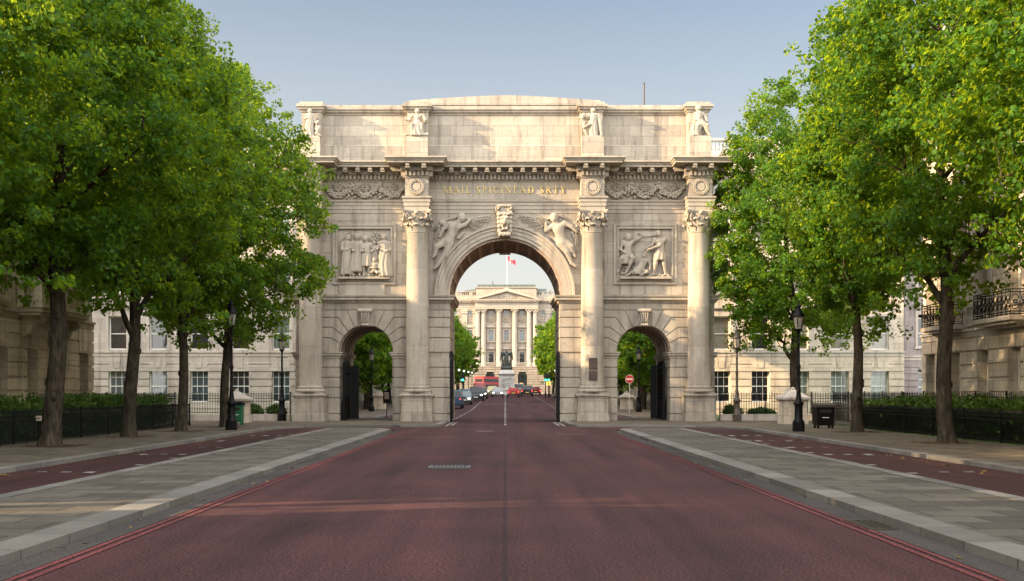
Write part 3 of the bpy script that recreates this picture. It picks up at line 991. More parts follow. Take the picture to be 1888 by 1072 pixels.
# framed relief panels
for s in (-1, 1):
    xa, xb = (wx(614), wx(731)) if s < 0 else (wx(1132), wx(1248))
    mb = MB()
    frame_ring(mb, xa, xb, PZ0, PZ1, .12, -.09, .02)
    frame_ring(mb, xa+.12, xb-.12, PZ0+.12, PZ1-.12, .07, -.05, .02)
    frame_ring(mb, xa+.19, xb-.19, PZ0+.19, PZ1-.19, .09, -.12, .02)
    mb.box(xa+.3, xb-.3, -.30, .02, PZ0+.28, PZ0+.40)
    if s < 0: mb.box(xa+.35, xb-.6, -.1, .02, PZ0-.75, PZ0-.02)
    fr = mb.build('relief_panel', M['carved'], A)
    z0 = PZ0+.40
    if s < 0:
        specs = [(641.5, 2.15, dict(head=(.02,-.02,.93), haL=(.02,-.12,.66), elL=(-.12,-.05,.66), haR=(.10,-.12,.70)), ((0,0,.80),(0,.02,.10),.10,.155,9,.010)),
                 (659, 2.22, dict(head=(.01,-.02,.935), haL=(-.05,-.14,.60), haR=(.18,-.10,.66), elR=(.17,-.02,.68)), ((0,0,.70),(0,.02,.16),.10,.145,11,.010)),
                 (677, 2.12, dict(head=(-.02,-.02,.93), haL=(-.04,-.13,.62), haR=(.14,-.11,.62), elR=(.19,0,.66)), ((0,0,.66),(0,.02,.30),.10,.14,9,.009)),
                 (709.5, 2.2, dict(head=(-.02,-.02,.93), haL=(-.15,-.12,.64), elL=(-.16,-.03,.68), haR=(.05,-.13,.60)), ((0,0,.78),(.02,.02,.06),.10,.18,10,.012))]
        for px, Hh, j, rb in specs:
            put('relief_figure', figure_fn(j, rb, hair=.008), LO, HI, .017, aff(Hh, (wx(px), -.13, z0), .75), M['carved'], fr)
        put('relief_figure', figure_fn(dict(haR=(.18,-.1,.6), haL=(-.16,-.1,.66)), ((0,0,.7),(0,.02,.2),.10,.15,9,.01)), LO, HI, .02, aff(1.55, (wx(691), -.06, z0+.35), .7), M['carved'], fr)
        put('relief_figure', figure_fn(dict(knL=(-.1,-.12,.46),ftL=(-.06,.03,.34),toL=(-.06,.06,.3),knR=(.12,-.12,.44),ftR=(.06,.03,.34),toR=(.1,-.02,.3),haL=(-.02,-.16,.62),haR=(.03,-.16,.62)), None, hair=.02), LO, HI, .02, aff(1.35, (wx(692), -.22, z0-.40), .75), M['carved'], fr)
        mb = MB(); rnd = random.Random(5)
        for k in range(70):
            a = rnd.uniform(0, 2*PI); q = rnd.random()**.5
            mb.ball((wx(697)+.42*q*math.cos(a), -.03, 9.55+.42*q*math.sin(a)), (rnd.uniform(.04,.08), .05, rnd.uniform(.04,.08)), 6, 4)
        mb.tube([(wx(697),-.02,8.3),(wx(698),-.03,9.0),(wx(697),-.03,9.6)], [.06,.05,.03], 5)
        mb.tube([(wx(632),-.02,9.6),(wx(645),-.03,10.05),(wx(655),-.03,9.75)], .018, 4)
        for k in range(26):
            mb.ball((wx(rnd.uniform(668,715)), -.1, z0+rnd.uniform(0,.22)), (rnd.uniform(.05,.12), .08, .05), 6, 4)
        mb.build('relief_foliage', M['carved'], fr)
    else:
        put('relief_figure', figure_fn(dict(head=(-.03,-.03,.93), shR=(.11,.02,.81), elL=(-.17,-.05,.68), haL=(-.33,-.08,.60), elR=(-.02,-.1,.66), haR=(-.26,-.12,.58), ftL=(-.13,.0,.045), toL=(-.22,-.03,.02), knL=(-.09,-.03,.27), ftR=(.14,.02,.05), knR=(.10,0,.27), toR=(.08,-.03,.02)),
            ((.01,0,.66),(.0,.01,.40),.095,.13,8,.008), extra=[('cap',(-.26,-.12,.58),(-.42,-.1,.38),.012,.008)]), (-.55,-.3,-.02), HI, .017, aff(2.42, (wx(1216), -.14, z0), .75), M['carved'], fr)
        put('relief_figure', figure_fn(dict(head=(.0,-.03,.90), haR=(.34,-.06,.95), elR=(.22,-.03,.88), elL=(-.18,0,.66), haL=(-.08,-.12,.55), knL=(-.16,-.1,.42), ftL=(-.22,0,.16), toL=(-.24,-.04,.12), knR=(.12,-.1,.44), ftR=(-.02,-.02,.16), toR=(-.06,-.06,.10)),
            ((-.0,0,.62),(-.08,.02,.35),.09,.13,8,.012), hair=.02), (-.5,-.3,-.02), (.5,.3,1.05), .018, aff(2.3, (wx(1158), -.12, z0-.05), .75), M['carved'], fr)
        put('relief_figure', figure_fn(dict(head=(-.02,-.02,.62), neck=(0,0,.56), chest=(.0,0,.46), waist=(-.05,0,.34), pelvis=(-.12,0,.22), shL=(-.1,0,.52), shR=(.1,0,.52), elL=(-.16,-.05,.36), haL=(-.1,-.1,.22), elR=(.16,-.03,.36), haR=(.14,-.1,.20),
            hipL=(-.16,0,.2), knL=(-.34,-.05,.16), ftL=(-.52,0,.05), toL=(-.6,-.03,.04), hipR=(-.10,0,.2), knR=(.06,-.12,.14), ftR=(-.1,-.08,.04), toR=(-.16,-.1,.03)), ((-.05,0,.36),(-.22,.02,.12),.09,.17,8,.012)), (-.7,-.3,-.02), (.42,.3,.8), .018, aff(1.75, (wx(1189), -.15, z0), .75), M['carved'], fr)
        mb = MB(); rnd = random.Random(8)
        mb.tube([(wx(1176),-.06,wz(430)),(wx(1190),-.07,wz(437)),(wx(1212),-.05,wz(434))], [.03,.02,.03], 5)
        mb.tube([(wx(1199),-.03,wz(460)),(wx(1205),-.03,wz(490)),(wx(1204),-.03,wz(505))], [.04,.03,.04], 5)
        for k in range(40):
            mb.ball((wx(rnd.uniform(1145,1172)), -.05, wz(rnd.uniform(462,506))), (rnd.uniform(.04,.12), .07, rnd.uniform(.03,.08)), 6, 4)
        for k in range(25):
            mb.ball((wx(rnd.uniform(1150,1235)), -.12, z0+rnd.uniform(-.02,.14)), (rnd.uniform(.06,.2), .1, .05), 6, 4)
        mb.build('relief_foliage', M['carved'], fr)
# winged figures in the spandrels
def sp(px, py, y=0., Hh=2.9): return ((px-931.5)/34.97/Hh, y, (723-py)/34.97/Hh)
def spandrel(jp, palm, extra):
    J = {k: sp(*v) for k, v in jp.items()}
    ex = []
    for a, b, r0, r1 in palm+extra: ex.append(('cap', sp(*a), sp(*b), r0, r1))
    P = np.array([v for v in J.values()]+[sp(*a) for a,b,_,_ in palm+extra]+[sp(*b) for a,b,_,_ in palm+extra])
    lo = P.min(0)-.12; hi = P.max(0)+.12
    fn0 = figure_fn(J, None, hair=.014, extra=ex, k=.014, fat=1.15)
    put('spandrel_figure', fn0, lo, hi, .0165, aff(2.9, (0, -.10, 1.6), .62), M['carved'], A)
rnd = random.Random(3)
lp = [((862,404,.03),(862+rnd.uniform(14,40),400+k*3.2+rnd.uniform(-3,3),.05),.018,.005) for k in range(6)]
lp += [((850,398,.04),(845-k*9,402+k*2,.05),.03,.012) for k in range(5)] + [((812,410,.05),(800,440,.05),.025,.02)]
spandrel(dict(head=(852,404,-.03),neck=(845,411,-.02),chest=(838,421,-.02),waist=(833,434,-.02),pelvis=(827,446,-.02),shL=(830,414,-.03),elL=(818,424,-.04),haL=(811,438,-.04),
    shR=(846,420,-.03),elR=(858,416,-.04),haR=(868,406,-.04),hipL=(822,447,-.02),knL=(806,456,-.06),ftL=(803,470,-.04),toL=(800,475,-.05),hipR=(830,450,-.02),knR=(822,472,-.05),ftR=(806,492,-.03),toR=(802,496,-.04)), lp,
    [((815,411,.02),(825,417,.02),.05,.05),((846,440,.0),(856,430,.02),.03,.02)])
rp = [((1012,404,.03),(960+k*6,398+k*2.6+rnd.uniform(-2,2),.05),.016,.006) for k in range(7)] + [((1030,398,.04),(1038+k*3,396+k*3,.05),.02,.01) for k in range(4)]
spandrel(dict(head=(1022,404,-.04),neck=(1025,413,-.02),chest=(1030,424,-.03),waist=(1034,437,-.02),pelvis=(1037,448,-.02),shL=(1019,418,-.03),elL=(1008,426,-.04),haL=(1007,412,-.05),
    shR=(1041,413,-.03),elR=(1054,419,-.04),haR=(1064,429,-.04),hipL=(1034,450,-.02),knL=(1046,466,-.06),ftL=(1054,486,-.04),toL=(1062,492,-.05),hipR=(1044,450,-.02),knR=(1054,456,-.06),ftR=(1058,470,-.03),toR=(1061,474,-.05)), rp,
    [((1028,446,.0),(1018,438,.02),.03,.02),((1056,430,.03),(1062,445,.03),.035,.02)])
def palm(root, tips, wdt, y=-.06):
    mb = MB()
    for tx, ty in tips:
        a = Vector((wx(root[0]), wz(root[1]))); b = Vector((wx(tx), wz(ty)))
        d = b-a; n = Vector((-d.y, d.x)).normalized()
        L_ = d.length
        mb.tube([(a.x,y,a.y),((a.x+b.x)/2,y-.04,(a.y+b.y)/2),(b.x,y,b.y)], [.03,.028,.008], 5)
        for k in range(2, 9):
            t = k/9
            for sd in (-1,1):
                p = a+d*t; q = p+d.normalized()*L_*.14+n*sd*wdt*(1-.5*t)
                m_ = (p+q)/2
                mb.add([(p.x,y-.02,p.y),(m_.x-n.x*.035,y-.09,m_.y-n.y*.035),(q.x,y-.03,q.y),(m_.x+n.x*.035,y-.05,m_.y+n.y*.035)], [(0,1,2,3)])
    mb.build('palm_relief', M['carved'], A)
palm((862,408), [(905,399),(902,407),(888,417),(876,424),(893,402)], .16)
palm((812,415), [(802,425),(800,452),(806,470)], .10)
palm((1016,412), [(957,400),(962,408),(975,417),(990,402),(985,424)], .16)
palm((1062,430), [(1066,450),(1062,470)], .10)
# keystones
def key_fn(P):
    x, y, z = P[...,0], P[...,1], P[...,2]
    w = .30+.10*z/1.7
    d = np.maximum(np.maximum(np.abs(x)-w, np.abs(z-.86)-.84), np.maximum(y-.25, -.13-.10*z/1.7-y))
    for sx in (-1,1):
        d = smin(d, sd_cap(P, (sx*.33,-.16,1.48),(sx*.33,.2,1.48),.17,.17), .04)
        d = np.maximum(d, -(np.abs(np.hypot(x-sx*.33, z-1.48)-.10)-.018 + 10*(y > .0)))
        for k in range(5): d = smin(d, sd_ell(P, (sx*(.33-.01*k), -.22+.01*k, 1.2-.22*k),(.11,.10,.12)), .03)
        d = smin(d, sd_ell(P, (sx*.13,-.34,.98),(.12,.09,.06)), .03)
        d = smin(d, sd_ell(P, (sx*.15,-.30,.74),(.09,.09,.11)), .03)
        d = np.maximum(d, -sd_ell(P, (sx*.12,-.37,.89),(.06,.06,.035)))
        d = smin(d, sd_cap(P, (sx*.05,-.33,.62),(sx*.15,-.25,.36),.04,.035), .02)
    d = smin(d, sd_ell(P, (0,-.24,.84),(.25,.16,.42)), .04)
    d = smin(d, sd_cap(P, (0,-.40,.95),(0,-.43,.74),.045,.075), .03)
    d = np.maximum(d, -sd_ell(P, (0,-.40,.53),(.12,.18,.11)))
    d = smin(d, sd_cap(P, (-.1,-.32,.40),(.1,-.32,.40),.05,.05), .03)
    for k in range(7): d = smin(d, sd_ell(P, (-.27+.09*k, -.26, .12+.03*(k%2)),(.06,.09,.12)), .02)
    for k in range(6): d = smin(d, sd_ell(P, (-.25+.1*k, -.32, 1.16+.03*(k%2)),(.07,.08,.08)), .02)
    d = smin(d, sd_cap(P, (-.3,-.24,1.62),(.3,-.24,1.62),.06,.06), .02)
    return d + .008*np.sin(30*x)*np.sin(34*z)
put('keystone', key_fn, (-.56,-.55,-.02), (.56,.3,1.75), .03, aff(1.0, (0,-.20,9.72)), M['carved'], A)
def key2(P):
    x, y, z = P[...,0], P[...,1], P[...,2]
    w = .23+.09*z
    d = np.maximum(np.maximum(np.abs(x)-w, np.abs(z-.46)-.46), np.maximum(y-.1, -.10-.08*z-y))
    d = smin(d, sd_cap(P, (-.3,-.25,.84),(.3,-.25,.84),.11,.11), .02)
    for k in range(4): d = smin(d, sd_cap(P, (-.19+.125*k,-.27,.70),(-.13+.085*k,-.22,.24),.05,.035), .008)
    for k in range(4): d = smin(d, sd_ell(P, (-.15+.1*k,-.22,.10),(.06,.11,.09)), .02)
    return d + .006*np.sin(40*x)*np.sin(45*z)
for s in (-1, 1):
    put('keystone', key2, (-.45,-.45,-.02), (.45,.15,1.0), .028, aff(1.0, (s*SC,-.10,5.02)), M['carved'], A)
# garlands in the side friezes, wreaths on the blocks
def garland(x0, x1):
    mb = MB(); rnd = random.Random(int(x0*10))
    n = 3; w = (x1-x0)/n
    for k in range(n):
        a = x0+k*w; 
        for i in range(46):
            t = i/45
            x = a+t*w; z = 12.50-.56*(1-(2*t-1)**2)**.9
            rr = .09+.09*math.sin(PI*t)
            for q in range(3):
                mb.ball((x+rnd.uniform(-.05,.05), -.10+rnd.uniform(-.06,.03), z+rnd.uniform(-.5,.5)*rr*1.7), (rnd.uniform(.055,.10), .10, rnd.uniform(.045,.085)), 6, 4)
        c = (a+w/2, 12.40)
        for ring, rr in ((12,.165),(8,.09)):
            for i in range(ring):
                an = 2*PI*i/ring
                mb.ball((c[0]+1.2*rr*math.cos(an), -.06, c[1]-.02+1.2*rr*math.sin(an)), (.062,.10,.062), 6, 4)
        mb.ball((c[0],-.07,c[1]), .05, 8, 5)
        for sd in (-1,1):
            pts = [(c[0]+sd*(.22+.05*i), -.03, c[1]+.05-.02*i+.05*math.sin(i*1.3)) for i in range(8)]
            mb.tube(pts, .022, 4)
    for k in range(n+1):
        x = x0+k*w
        if k in (0, n): continue
        for i in range(16):
            mb.ball((x+rnd.uniform(-.15,.15)*(1+.6*(i > 9)), -.09, 12.60-.053*i), (rnd.uniform(.06,.11), .12, rnd.uniform(.05,.09)), 6, 4)
        for sd in (-1,1):
            mb.tube([(x+sd*.05,-.05,12.5),(x+sd*.16,-.05,12.25),(x+sd*.10,-.05,12.0),(x+sd*.2,-.04,11.8)], [.03,.035,.03,.015], 4)
    mb.build('garland', M['carved'], A)
garland(-9.50, -5.20); garland(5.20, 9.50)
for c in CX:
    mb = MB()
    for i in range(22):
        an = 2*PI*i/22
        for rr in (.31, .385):
            an2 = an + (.14 if rr > .33 else 0)
            mb.ball((c+rr*math.cos(an2), RF-.05, 12.20+rr*math.sin(an2)), (.055,.06,.055), 6, 4)
    pts = [(c+.345*math.cos(2*PI*i/28), RF-.03, 12.20+.345*math.sin(2*PI*i/28)) for i in range(29)]
    mb.tube(pts, .05, 6)
    mb.prism_y([(c+.25*math.cos(2*PI*i/24), 12.20+.25*math.sin(2*PI*i/24)) for i in range(24)][::-1], RF-.04, RF+.05)
    mb.prism_y([(c+.19*math.cos(2*PI*i/24), 12.20+.19*math.sin(2*PI*i/24)) for i in range(24)][::-1], RF-.07, RF-.02)
    mb.build('wreath', M['carved'], A)
# gilt inscription
GL = {
 'M': (1.15, [((.08,0),(.12,1),1),((.12,1),(.57,.1),2),((.57,.1),(1.02,1),1),((1.02,1),(1.07,0),2)], [(.08,0),(1.07,0),(.1,1),(1.04,1)]),
 'A': (.95, [((.05,0),(.47,1),1),((.47,1),(.90,0),2),((.2,.35),(.75,.35),1)], [(.05,0),(.9,0)]),
 'I': (.36, [((.18,0),(.18,1),2)], [(.18,0),(.18,1)]),
 'L': (.66, [((.15,0),(.15,1),2),((.15,.03),(.6,.03),1),((.6,.0),(.62,.22),1)], [(.15,1),(.15,0)]),
 'S': (.62, [((.52,.80),(.45,.97),1),((.45,.97),(.22,.97),1),((.22,.97),(.10,.78),2),((.10,.78),(.22,.58),2),((.22,.58),(.42,.44),2),((.42,.44),(.53,.24),2),((.53,.24),(.42,.04),2),((.42,.04),(.18,.03),1),((.18,.03),(.08,.22),1)], []),
 'P': (.66, [((.15,0),(.15,1),2),((.15,.97),(.42,.97),1),((.42,.97),(.58,.76),2),((.58,.76),(.42,.52),2),((.42,.52),(.15,.50),1)], [(.15,0),(.15,1)]),
 'C': (.82, [((.72,.78),(.58,.96),1),((.58,.96),(.34,.97),1),((.34,.97),(.12,.72),2),((.12,.72),(.12,.28),2),((.12,.28),(.34,.03),2),((.34,.03),(.58,.03),1),((.58,.03),(.74,.22),1)], []),
 'N': (.95, [((.13,0),(.13,1),1),((.13,1),(.80,0),2),((.80,0),(.80,1),1)], [(.13,0),(.13,1),(.80,1)]),
 'F': (.62, [((.15,0),(.15,1),2),((.15,.97),(.56,.97),1),((.15,.52),(.46,.52),1),((.56,1),(.57,.8),1)], [(.15,0),(.15,1)]),
 'D': (.88, [((.15,0),(.15,1),2),((.15,.97),(.5,.97),1),((.5,.97),(.78,.70),2),((.78,.70),(.78,.30),2),((.78,.30),(.5,.03),2),((.5,.03),(.15,.03),1)], [(.15,0),(.15,1)]),
 'R': (.80, [((.15,0),(.15,1),2),((.15,.97),(.42,.97),1),((.42,.97),(.58,.76),2),((.58,.76),(.42,.54),2),((.42,.54),(.15,.52),1),((.35,.52),(.74,0),2)], [(.15,0),(.15,1),(.74,0)]),
 'T': (.76, [((.38,0),(.38,1),2),((.06,.97),(.70,.97),1),((.06,1),(.05,.8),1),((.70,1),(.71,.8),1)], [(.38,0)]),
 'Y': (.80, [((.40,0),(.40,.48),2),((.40,.48),(.10,1),2),((.40,.48),(.72,1),1)], [(.40,0),(.10,1),(.72,1)])}
def lettering(name, text, x0, x1, z0, h, y, mat, parent, gap=.34, space=.62):
    tw = sum((GL[c][0]+gap) if c != ' ' else space for c in text)-gap
    k = (x1-x0)/tw
    x = x0; mb = MB()
    for c in text:
        if c == ' ': x += space*k; continue
        w, st, se = GL[c]
        for (a, b, t) in st:
            p = Vector((x+a[0]*k, z0+a[1]*h)); q = Vector((x+b[0]*k, z0+b[1]*h))
            d = (q-p).normalized(); n = Vector((-d.y,d.x))*(.12 if t == 2 else .06)*h*.55
            e = d*h*.03
            pg = [p-e-n, q+e-n, q+e+n, p-e+n]
            mb.prism_y([(v.x,v.y) for v in pg][::-1], y-.045-.001*len(mb.f)%.004, y+.01)
        for a in se:
            cx, cz_ = x+a[0]*k, z0+a[1]*h
            mb.box(cx-.16*h, cx+.16*h, y-.041, y+.01, cz_-.035*h, cz_+.035*h)
        x += (w+gap)*k
    return mb.build(name, mat, parent)
lettering('inscription', 'MAIL SPICINFAD SRTY', -3.23, 3.20, wz(356.5), .345, 0, M['gilt'], A)
# bronze plaques on the third column
for zb, zt, rows in ((wz(682)+.03, wz(663)+.03, 3), (wz(702)+.03, wz(686)+.03, 4)):
    mb = MB(); c = 4.56
    mb.box(c-.21, c+.21, -1.215, -.9, zb, zt)
    mb.box(c-.225, c+.225, -1.205, -.9, zb-.015, zt+.015)
    p = mb.build('plaque', M['plaque'], A)
    mb = MB()
    for r in range(rows):
        zz = zt-.1-(zt-zb-.16)*r/(rows-1)
        w = (.05,.14,.11,.15)[r]
        mb.box(c-w, c+w, -1.222, -1.2, zz-.012, zz+.012)
    mb.build('raised_line', M['iron_brown'], p)
# iron gates folded open in the openings
def gate_leaf(name, x, y0, y1, z1, label=None, solid=1.2, t=.05, panel=0.0, px=0):
    mb = MB()
    for yy in (y0, y1): mb.box(x-t, x+t, yy-.045, yy+.045, .13, z1+.12)
    for zz in (.2, solid, solid+.15, z1-.45, z1-.1): mb.box(x-t*.8, x+t*.8, min(y0,y1)+.045, max(y0,y1)-.045, zz-.03, zz+.03)
    f = mb.build(name, M['iron'], A)
    b = MB()
    n = int(abs(y1-y0)/.11)
    for k in range(1, n):
        yy = y0+(y1-y0)*k/n
        b.tube([(x,yy,.2),(x,yy,z1+.10),(x,yy,z1+.25)], [.016,.016,.003], 4, False)
    b.build('bars', M['iron'], f)
    p = MB(); p.box(x-t*.4, x+t*.4, min(y0,y1)+.045, max(y0,y1)-.045, .22, solid-.03)
    p.build('kick_panel', M['iron'], f)
    if panel:
        q = MB()
        xs = x if panel > 0 else x
        xa, xb = sorted((x+math.copysign(.07,panel), x+panel))
        q.box(xa, xb, y1-.05, y1+.05, .13, z1)
        for zz in (.3, .5, solid+.02, solid+.17, z1-.6, z1-.35): q.box(xa-.01, xb+.01, y1-.07, y1-.05, zz-.02, zz+.02)
        q.build('folded_leaf', M['iron'], f)
    return f
gate_leaf('gate', -SC-SR+.22, .25, 2.4, 3.05, panel=.50)
gate_leaf('gate', SC+SR-.22, 1.0, 3.2, 3.05, panel=-.42)
for s in (-1, 1):
    gate_leaf('gate', s*(MJ-.07), .14, 2.6, 3.55, t=.04)
for s in (-1, 1):
    mb = MB()
    mb.box(min(s*2.76,s*2.90), max(s*2.76,s*2.90), -.10, .08, .0, 3.3)
    mb.frustum(s*2.83, -.01, 3.3, 3.75, .07, .09, .01, .01)
    mb.build('gate_post', M['iron'], A)
mb = MB()
mb.tube([(7.75,3.2,16.5),(7.75,3.2,18.75)], [.055,.045], 10); mb.ball((7.75,3.2,18.77), .06)
mb.build('flagpole', M['iron_brown'], A)
# statues on the attic plinths
def statue(px_axis, fn, lo, hi, Hh, label, rz=0.0):
    c = CX[px_axis]
    t = thing('stone_statue', label, 'statue', (AX+c, YA-.72, 14.83), group='statues along the attic', build_at_loc=False)
    b = MB(); b.prism_z([(-.46,-.21),(.46,-.21),(.46,.17),(-.46,.17)], .0, .07); b.build('plinth', M['carved'], t)
    put('figure', fn, lo, hi, .016, lambda V: aff(Hh, (0,-.02,.05), .95, rz)(V*np.array([1.18,1,1])), M['carved'], t)
statue(0, figure_fn(dict(haL=(-.08,-.12,.66), elL=(-.16,0,.66), haR=(.16,-.05,.52)), ((0,0,.78),(-.02,0,.03),.10,.15,9,.012), hair=.012,
    extra=[('ell',(.25,.0,.25),(.10,.12,.22),.02),('ell',(.24,-.05,.50),(.07,.08,.09),.015),('cap',(.2,-.05,.1),(.32,-.05,.04),.06,.05)]), (-.42,-.3,-.02), (.46,.3,1.06), 1.42, 'tall robed stone statue, an animal at its side, at the left attic end')
seat = dict(pelvis=(0,.03,.42), waist=(0,.01,.52), chest=(0,0,.66), hipL=(-.07,.02,.40), hipR=(.07,.02,.40), knL=(-.15,-.17,.40), ftL=(-.12,-.14,.06), toL=(-.14,-.22,.03),
    knR=(.15,-.17,.40), ftR=(.12,-.14,.06), toR=(.14,-.22,.03), neck=(0,0,.80), head=(0,-.02,.875), shL=(-.11,0,.75), shR=(.11,0,.75))
statue(1, figure_fn(dict(seat, elL=(-.21,-.02,.64), haL=(-.34,-.05,.60), elR=(.2,0,.66), haR=(.24,-.08,.56)), ((0,-.02,.46),(0,-.06,.06),.12,.19,9,.02), hair=.012,
    extra=[('ell',(-.25,-.02,.58),(.10,.06,.05),.01),('cap',(-.3,-.1,.06),(.3,-.12,.05),.05,.06),('ell',(0,.08,.25),(.2,.14,.24)),('ell',(.22,.02,.60),(.06,.08,.13),.01)]), (-.50,-.36,-.02), (.42,.3,1.02), 1.50, 'seated stone statue with one hand held out, left of the raised parapet')
statue(2, figure_fn(dict(elL=(-.15,-.05,.66), haL=(-.22,-.1,.72), elR=(.18,0,.64), haR=(.22,-.06,.42), head=(.02,-.02,.93)), ((.02,0,.74),(.03,0,.04),.10,.13,8,.012), hair=.012,
    extra=[('ell',(-.28,.02,.72),(.11,.07,.12),.02),('ell',(-.29,.02,.48),(.09,.07,.14),.02),('cap',(-.27,0,.4),(-.16,0,.04),.06,.05),('cap',(.22,-.05,.6),(.27,-.04,.05),.05,.05),('cap',(-.1,-.1,.42),(-.28,-.08,.3),.05,.03)]), (-.45,-.3,-.02), (.42,.3,1.05), 1.46, 'stone statue with a smaller winged figure at its shoulder, right of the raised parapet')
statue(3, figure_fn(dict(seat, head=(-.04,-.03,.95), neck=(-.03,0,.86), chest=(0,0,.73), waist=(.02,.02,.58), pelvis=(.05,.03,.46), shL=(-.13,0,.81), shR=(.09,0,.81), elL=(-.18,-.02,.62), haL=(-.12,-.12,.55), elR=(.17,-.03,.66), haR=(.2,-.12,.52), hipL=(0,0,.44), hipR=(.12,0,.44), knL=(-.06,-.16,.36), ftL=(-.16,-.1,.06), toL=(-.2,-.17,.03), knR=(.2,-.15,.38), ftR=(.26,-.08,.08), toR=(.28,-.14,.03)),
    ((-.02,0,.80),(-.14,.02,.05),.10,.16,8,.016), hair=.03, extra=[('cap',(.04,-.06,.48),(-.12,-.08,.05),.10,.07),('cap',(.1,-.1,.42),(.26,-.1,.06),.08,.04),('ell',(.05,.1,.3),(.14,.1,.28))]), (-.42,-.32,-.02), (.44,.3,1.06), 1.52, 'hooded stone statue in long drapery at the right end of the attic')
# ---------------------------------------------------------------- buildings
def make_window(w, h, glass_mat, bars=(3,2), name='window', depth=.0, sash=True, fm=None):
    """pane (the part) with its frame (sub-part); built at the world origin, opening centre-bottom at 0, facing -y"""
    p = MB(); p.quad((-w/2,0,0),(w/2,0,0),(w/2,0,h),(-w/2,0,h))
    pane = p.build(name, glass_mat)
    f = MB(); t = .065
    f.box(-w/2, -w/2+t, -.07, .02, 0, h); f.box(w/2-t, w/2, -.07, .02, 0, h)
    f.box(-w/2+t, w/2-t, -.07, .02, 0, t*1.2); f.box(-w/2+t, w/2-t, -.07, .02, h-t, h)
    if sash: f.box(-w/2+t, w/2-t, -.06, .015, h*.48-.03, h*.48+.03)
    nx, nz = bars
    for i in range(1, nx):
        x = -w/2+w*i/nx; f.box(x-.014, x+.014, -.035, .012, t, h-t)
    for i in range(1, nz):
        z = h*i/nz
        if abs(z-h*.48) > .1: f.box(-w/2+t, w/2-t, -.035, .012, z-.014, z+.014)
    fo = f.build('frame', fm or M['frame'], pane)
    return pane
def hide_proto(o):
    for c in list(o.children): bpy.data.objects.remove(c)
    bpy.data.objects.remove(o)
def XF(kind_, p0):
    """(u along wall, w outward, z) to the world"""
    if kind_ == '-y': return lambda u, w, z: (u, p0-w, z)
    if kind_ == '-x': return lambda u, w, z: (p0-w, u, z)
    if kind_ == '+x': return lambda u, w, z: (p0+w, u, z)
ROT = {'-y': 0.0, '-x': -PI/2, '+x': PI/2}
class WB(MB):
    """wall builder in (u, w, z)"""
    def __init__(s, xf): super().__init__(); s.xf = xf
    def bx(s, u0, u1, w0, w1, z0, z1):
        c = [s.xf(u,w,z) for z in (z0,z1) for w in (w0,w1) for u in (u0,u1)]
        F = [(0,1,3,2),(4,6,7,5),(0,4,5,1),(1,5,7,3),(3,7,6,2),(2,6,4,0)]
        s.add(c, F)
    def rect(s, u0, u1, w, z0, z1): s.add([s.xf(u0,w,z0),s.xf(u1,w,z0),s.xf(u1,w,z1),s.xf(u0,w,z1)], [(0,1,2,3)])
    def face(s, u0, u1, w, z0, z1, ops, rev=.28):
        """front sheet at depth w with openings (ua, ub, za, zb) and their reveals"""
        us = sorted({u0,u1} | {a for o in ops for a in (o[0],o[1]) if u0 < a < u1})
        for a, b in zip(us, us[1:]):
            m = (a+b)/2
            cuts = sorted((max(z0,o[2]),min(z1,o[3])) for o in ops if o[0] < m < o[1] and o[3] > z0 and o[2] < z1)
            z = z0
            for c0, c1 in cuts:
                if c0 > z+1e-6: s.rect(a, b, w, z, c0)
                z = max(z, c1)
            if z < z1-1e-6: s.rect(a, b, w, z, z1)
        for ua, ub, za, zb in ops:
            if za < z0-1e-6 or zb > z1+1e-6: continue
            for q in (((ua,za),(ua,zb)),((ub,za),(ub,zb)),((ua,za),(ub,za)),((ua,zb),(ub,zb))):
                (a,c),(b,d) = q
                s.add([s.xf(a,w,c),s.xf(b,w,d),s.xf(b,w-rev,d),s.xf(a,w-rev,c)], [(0,1,2,3)])
    def courses(s, u0, u1, w, z0, z1, hgt, ops, gap=.065, dep=.075):
        """projecting horizontal stone courses with open channels between"""
        n = max(1, round((z1-z0)/hgt)); hh = (z1-z0)/n
        for i in range(n):
            a, b = z0+i*hh+gap/2, z0+(i+1)*hh-gap/2
            edges = sorted((o[0],o[1]) for o in ops if o[2] < (a+b)/2 < o[3] and o[1] > u0 and o[0] < u1)
            u = u0
            for e0, e1 in edges:
                if e0 > u: s.bx(u, e0, w-.01, w+dep, a, b)
                u = e1
            if u < u1: s.bx(u, u1, w-.01, w+dep, a, b)
    def mould(s, u0, u1, prof):
        for (w0, za, zb) in prof: s.bx(u0, u1, -.02, w0, za, zb)
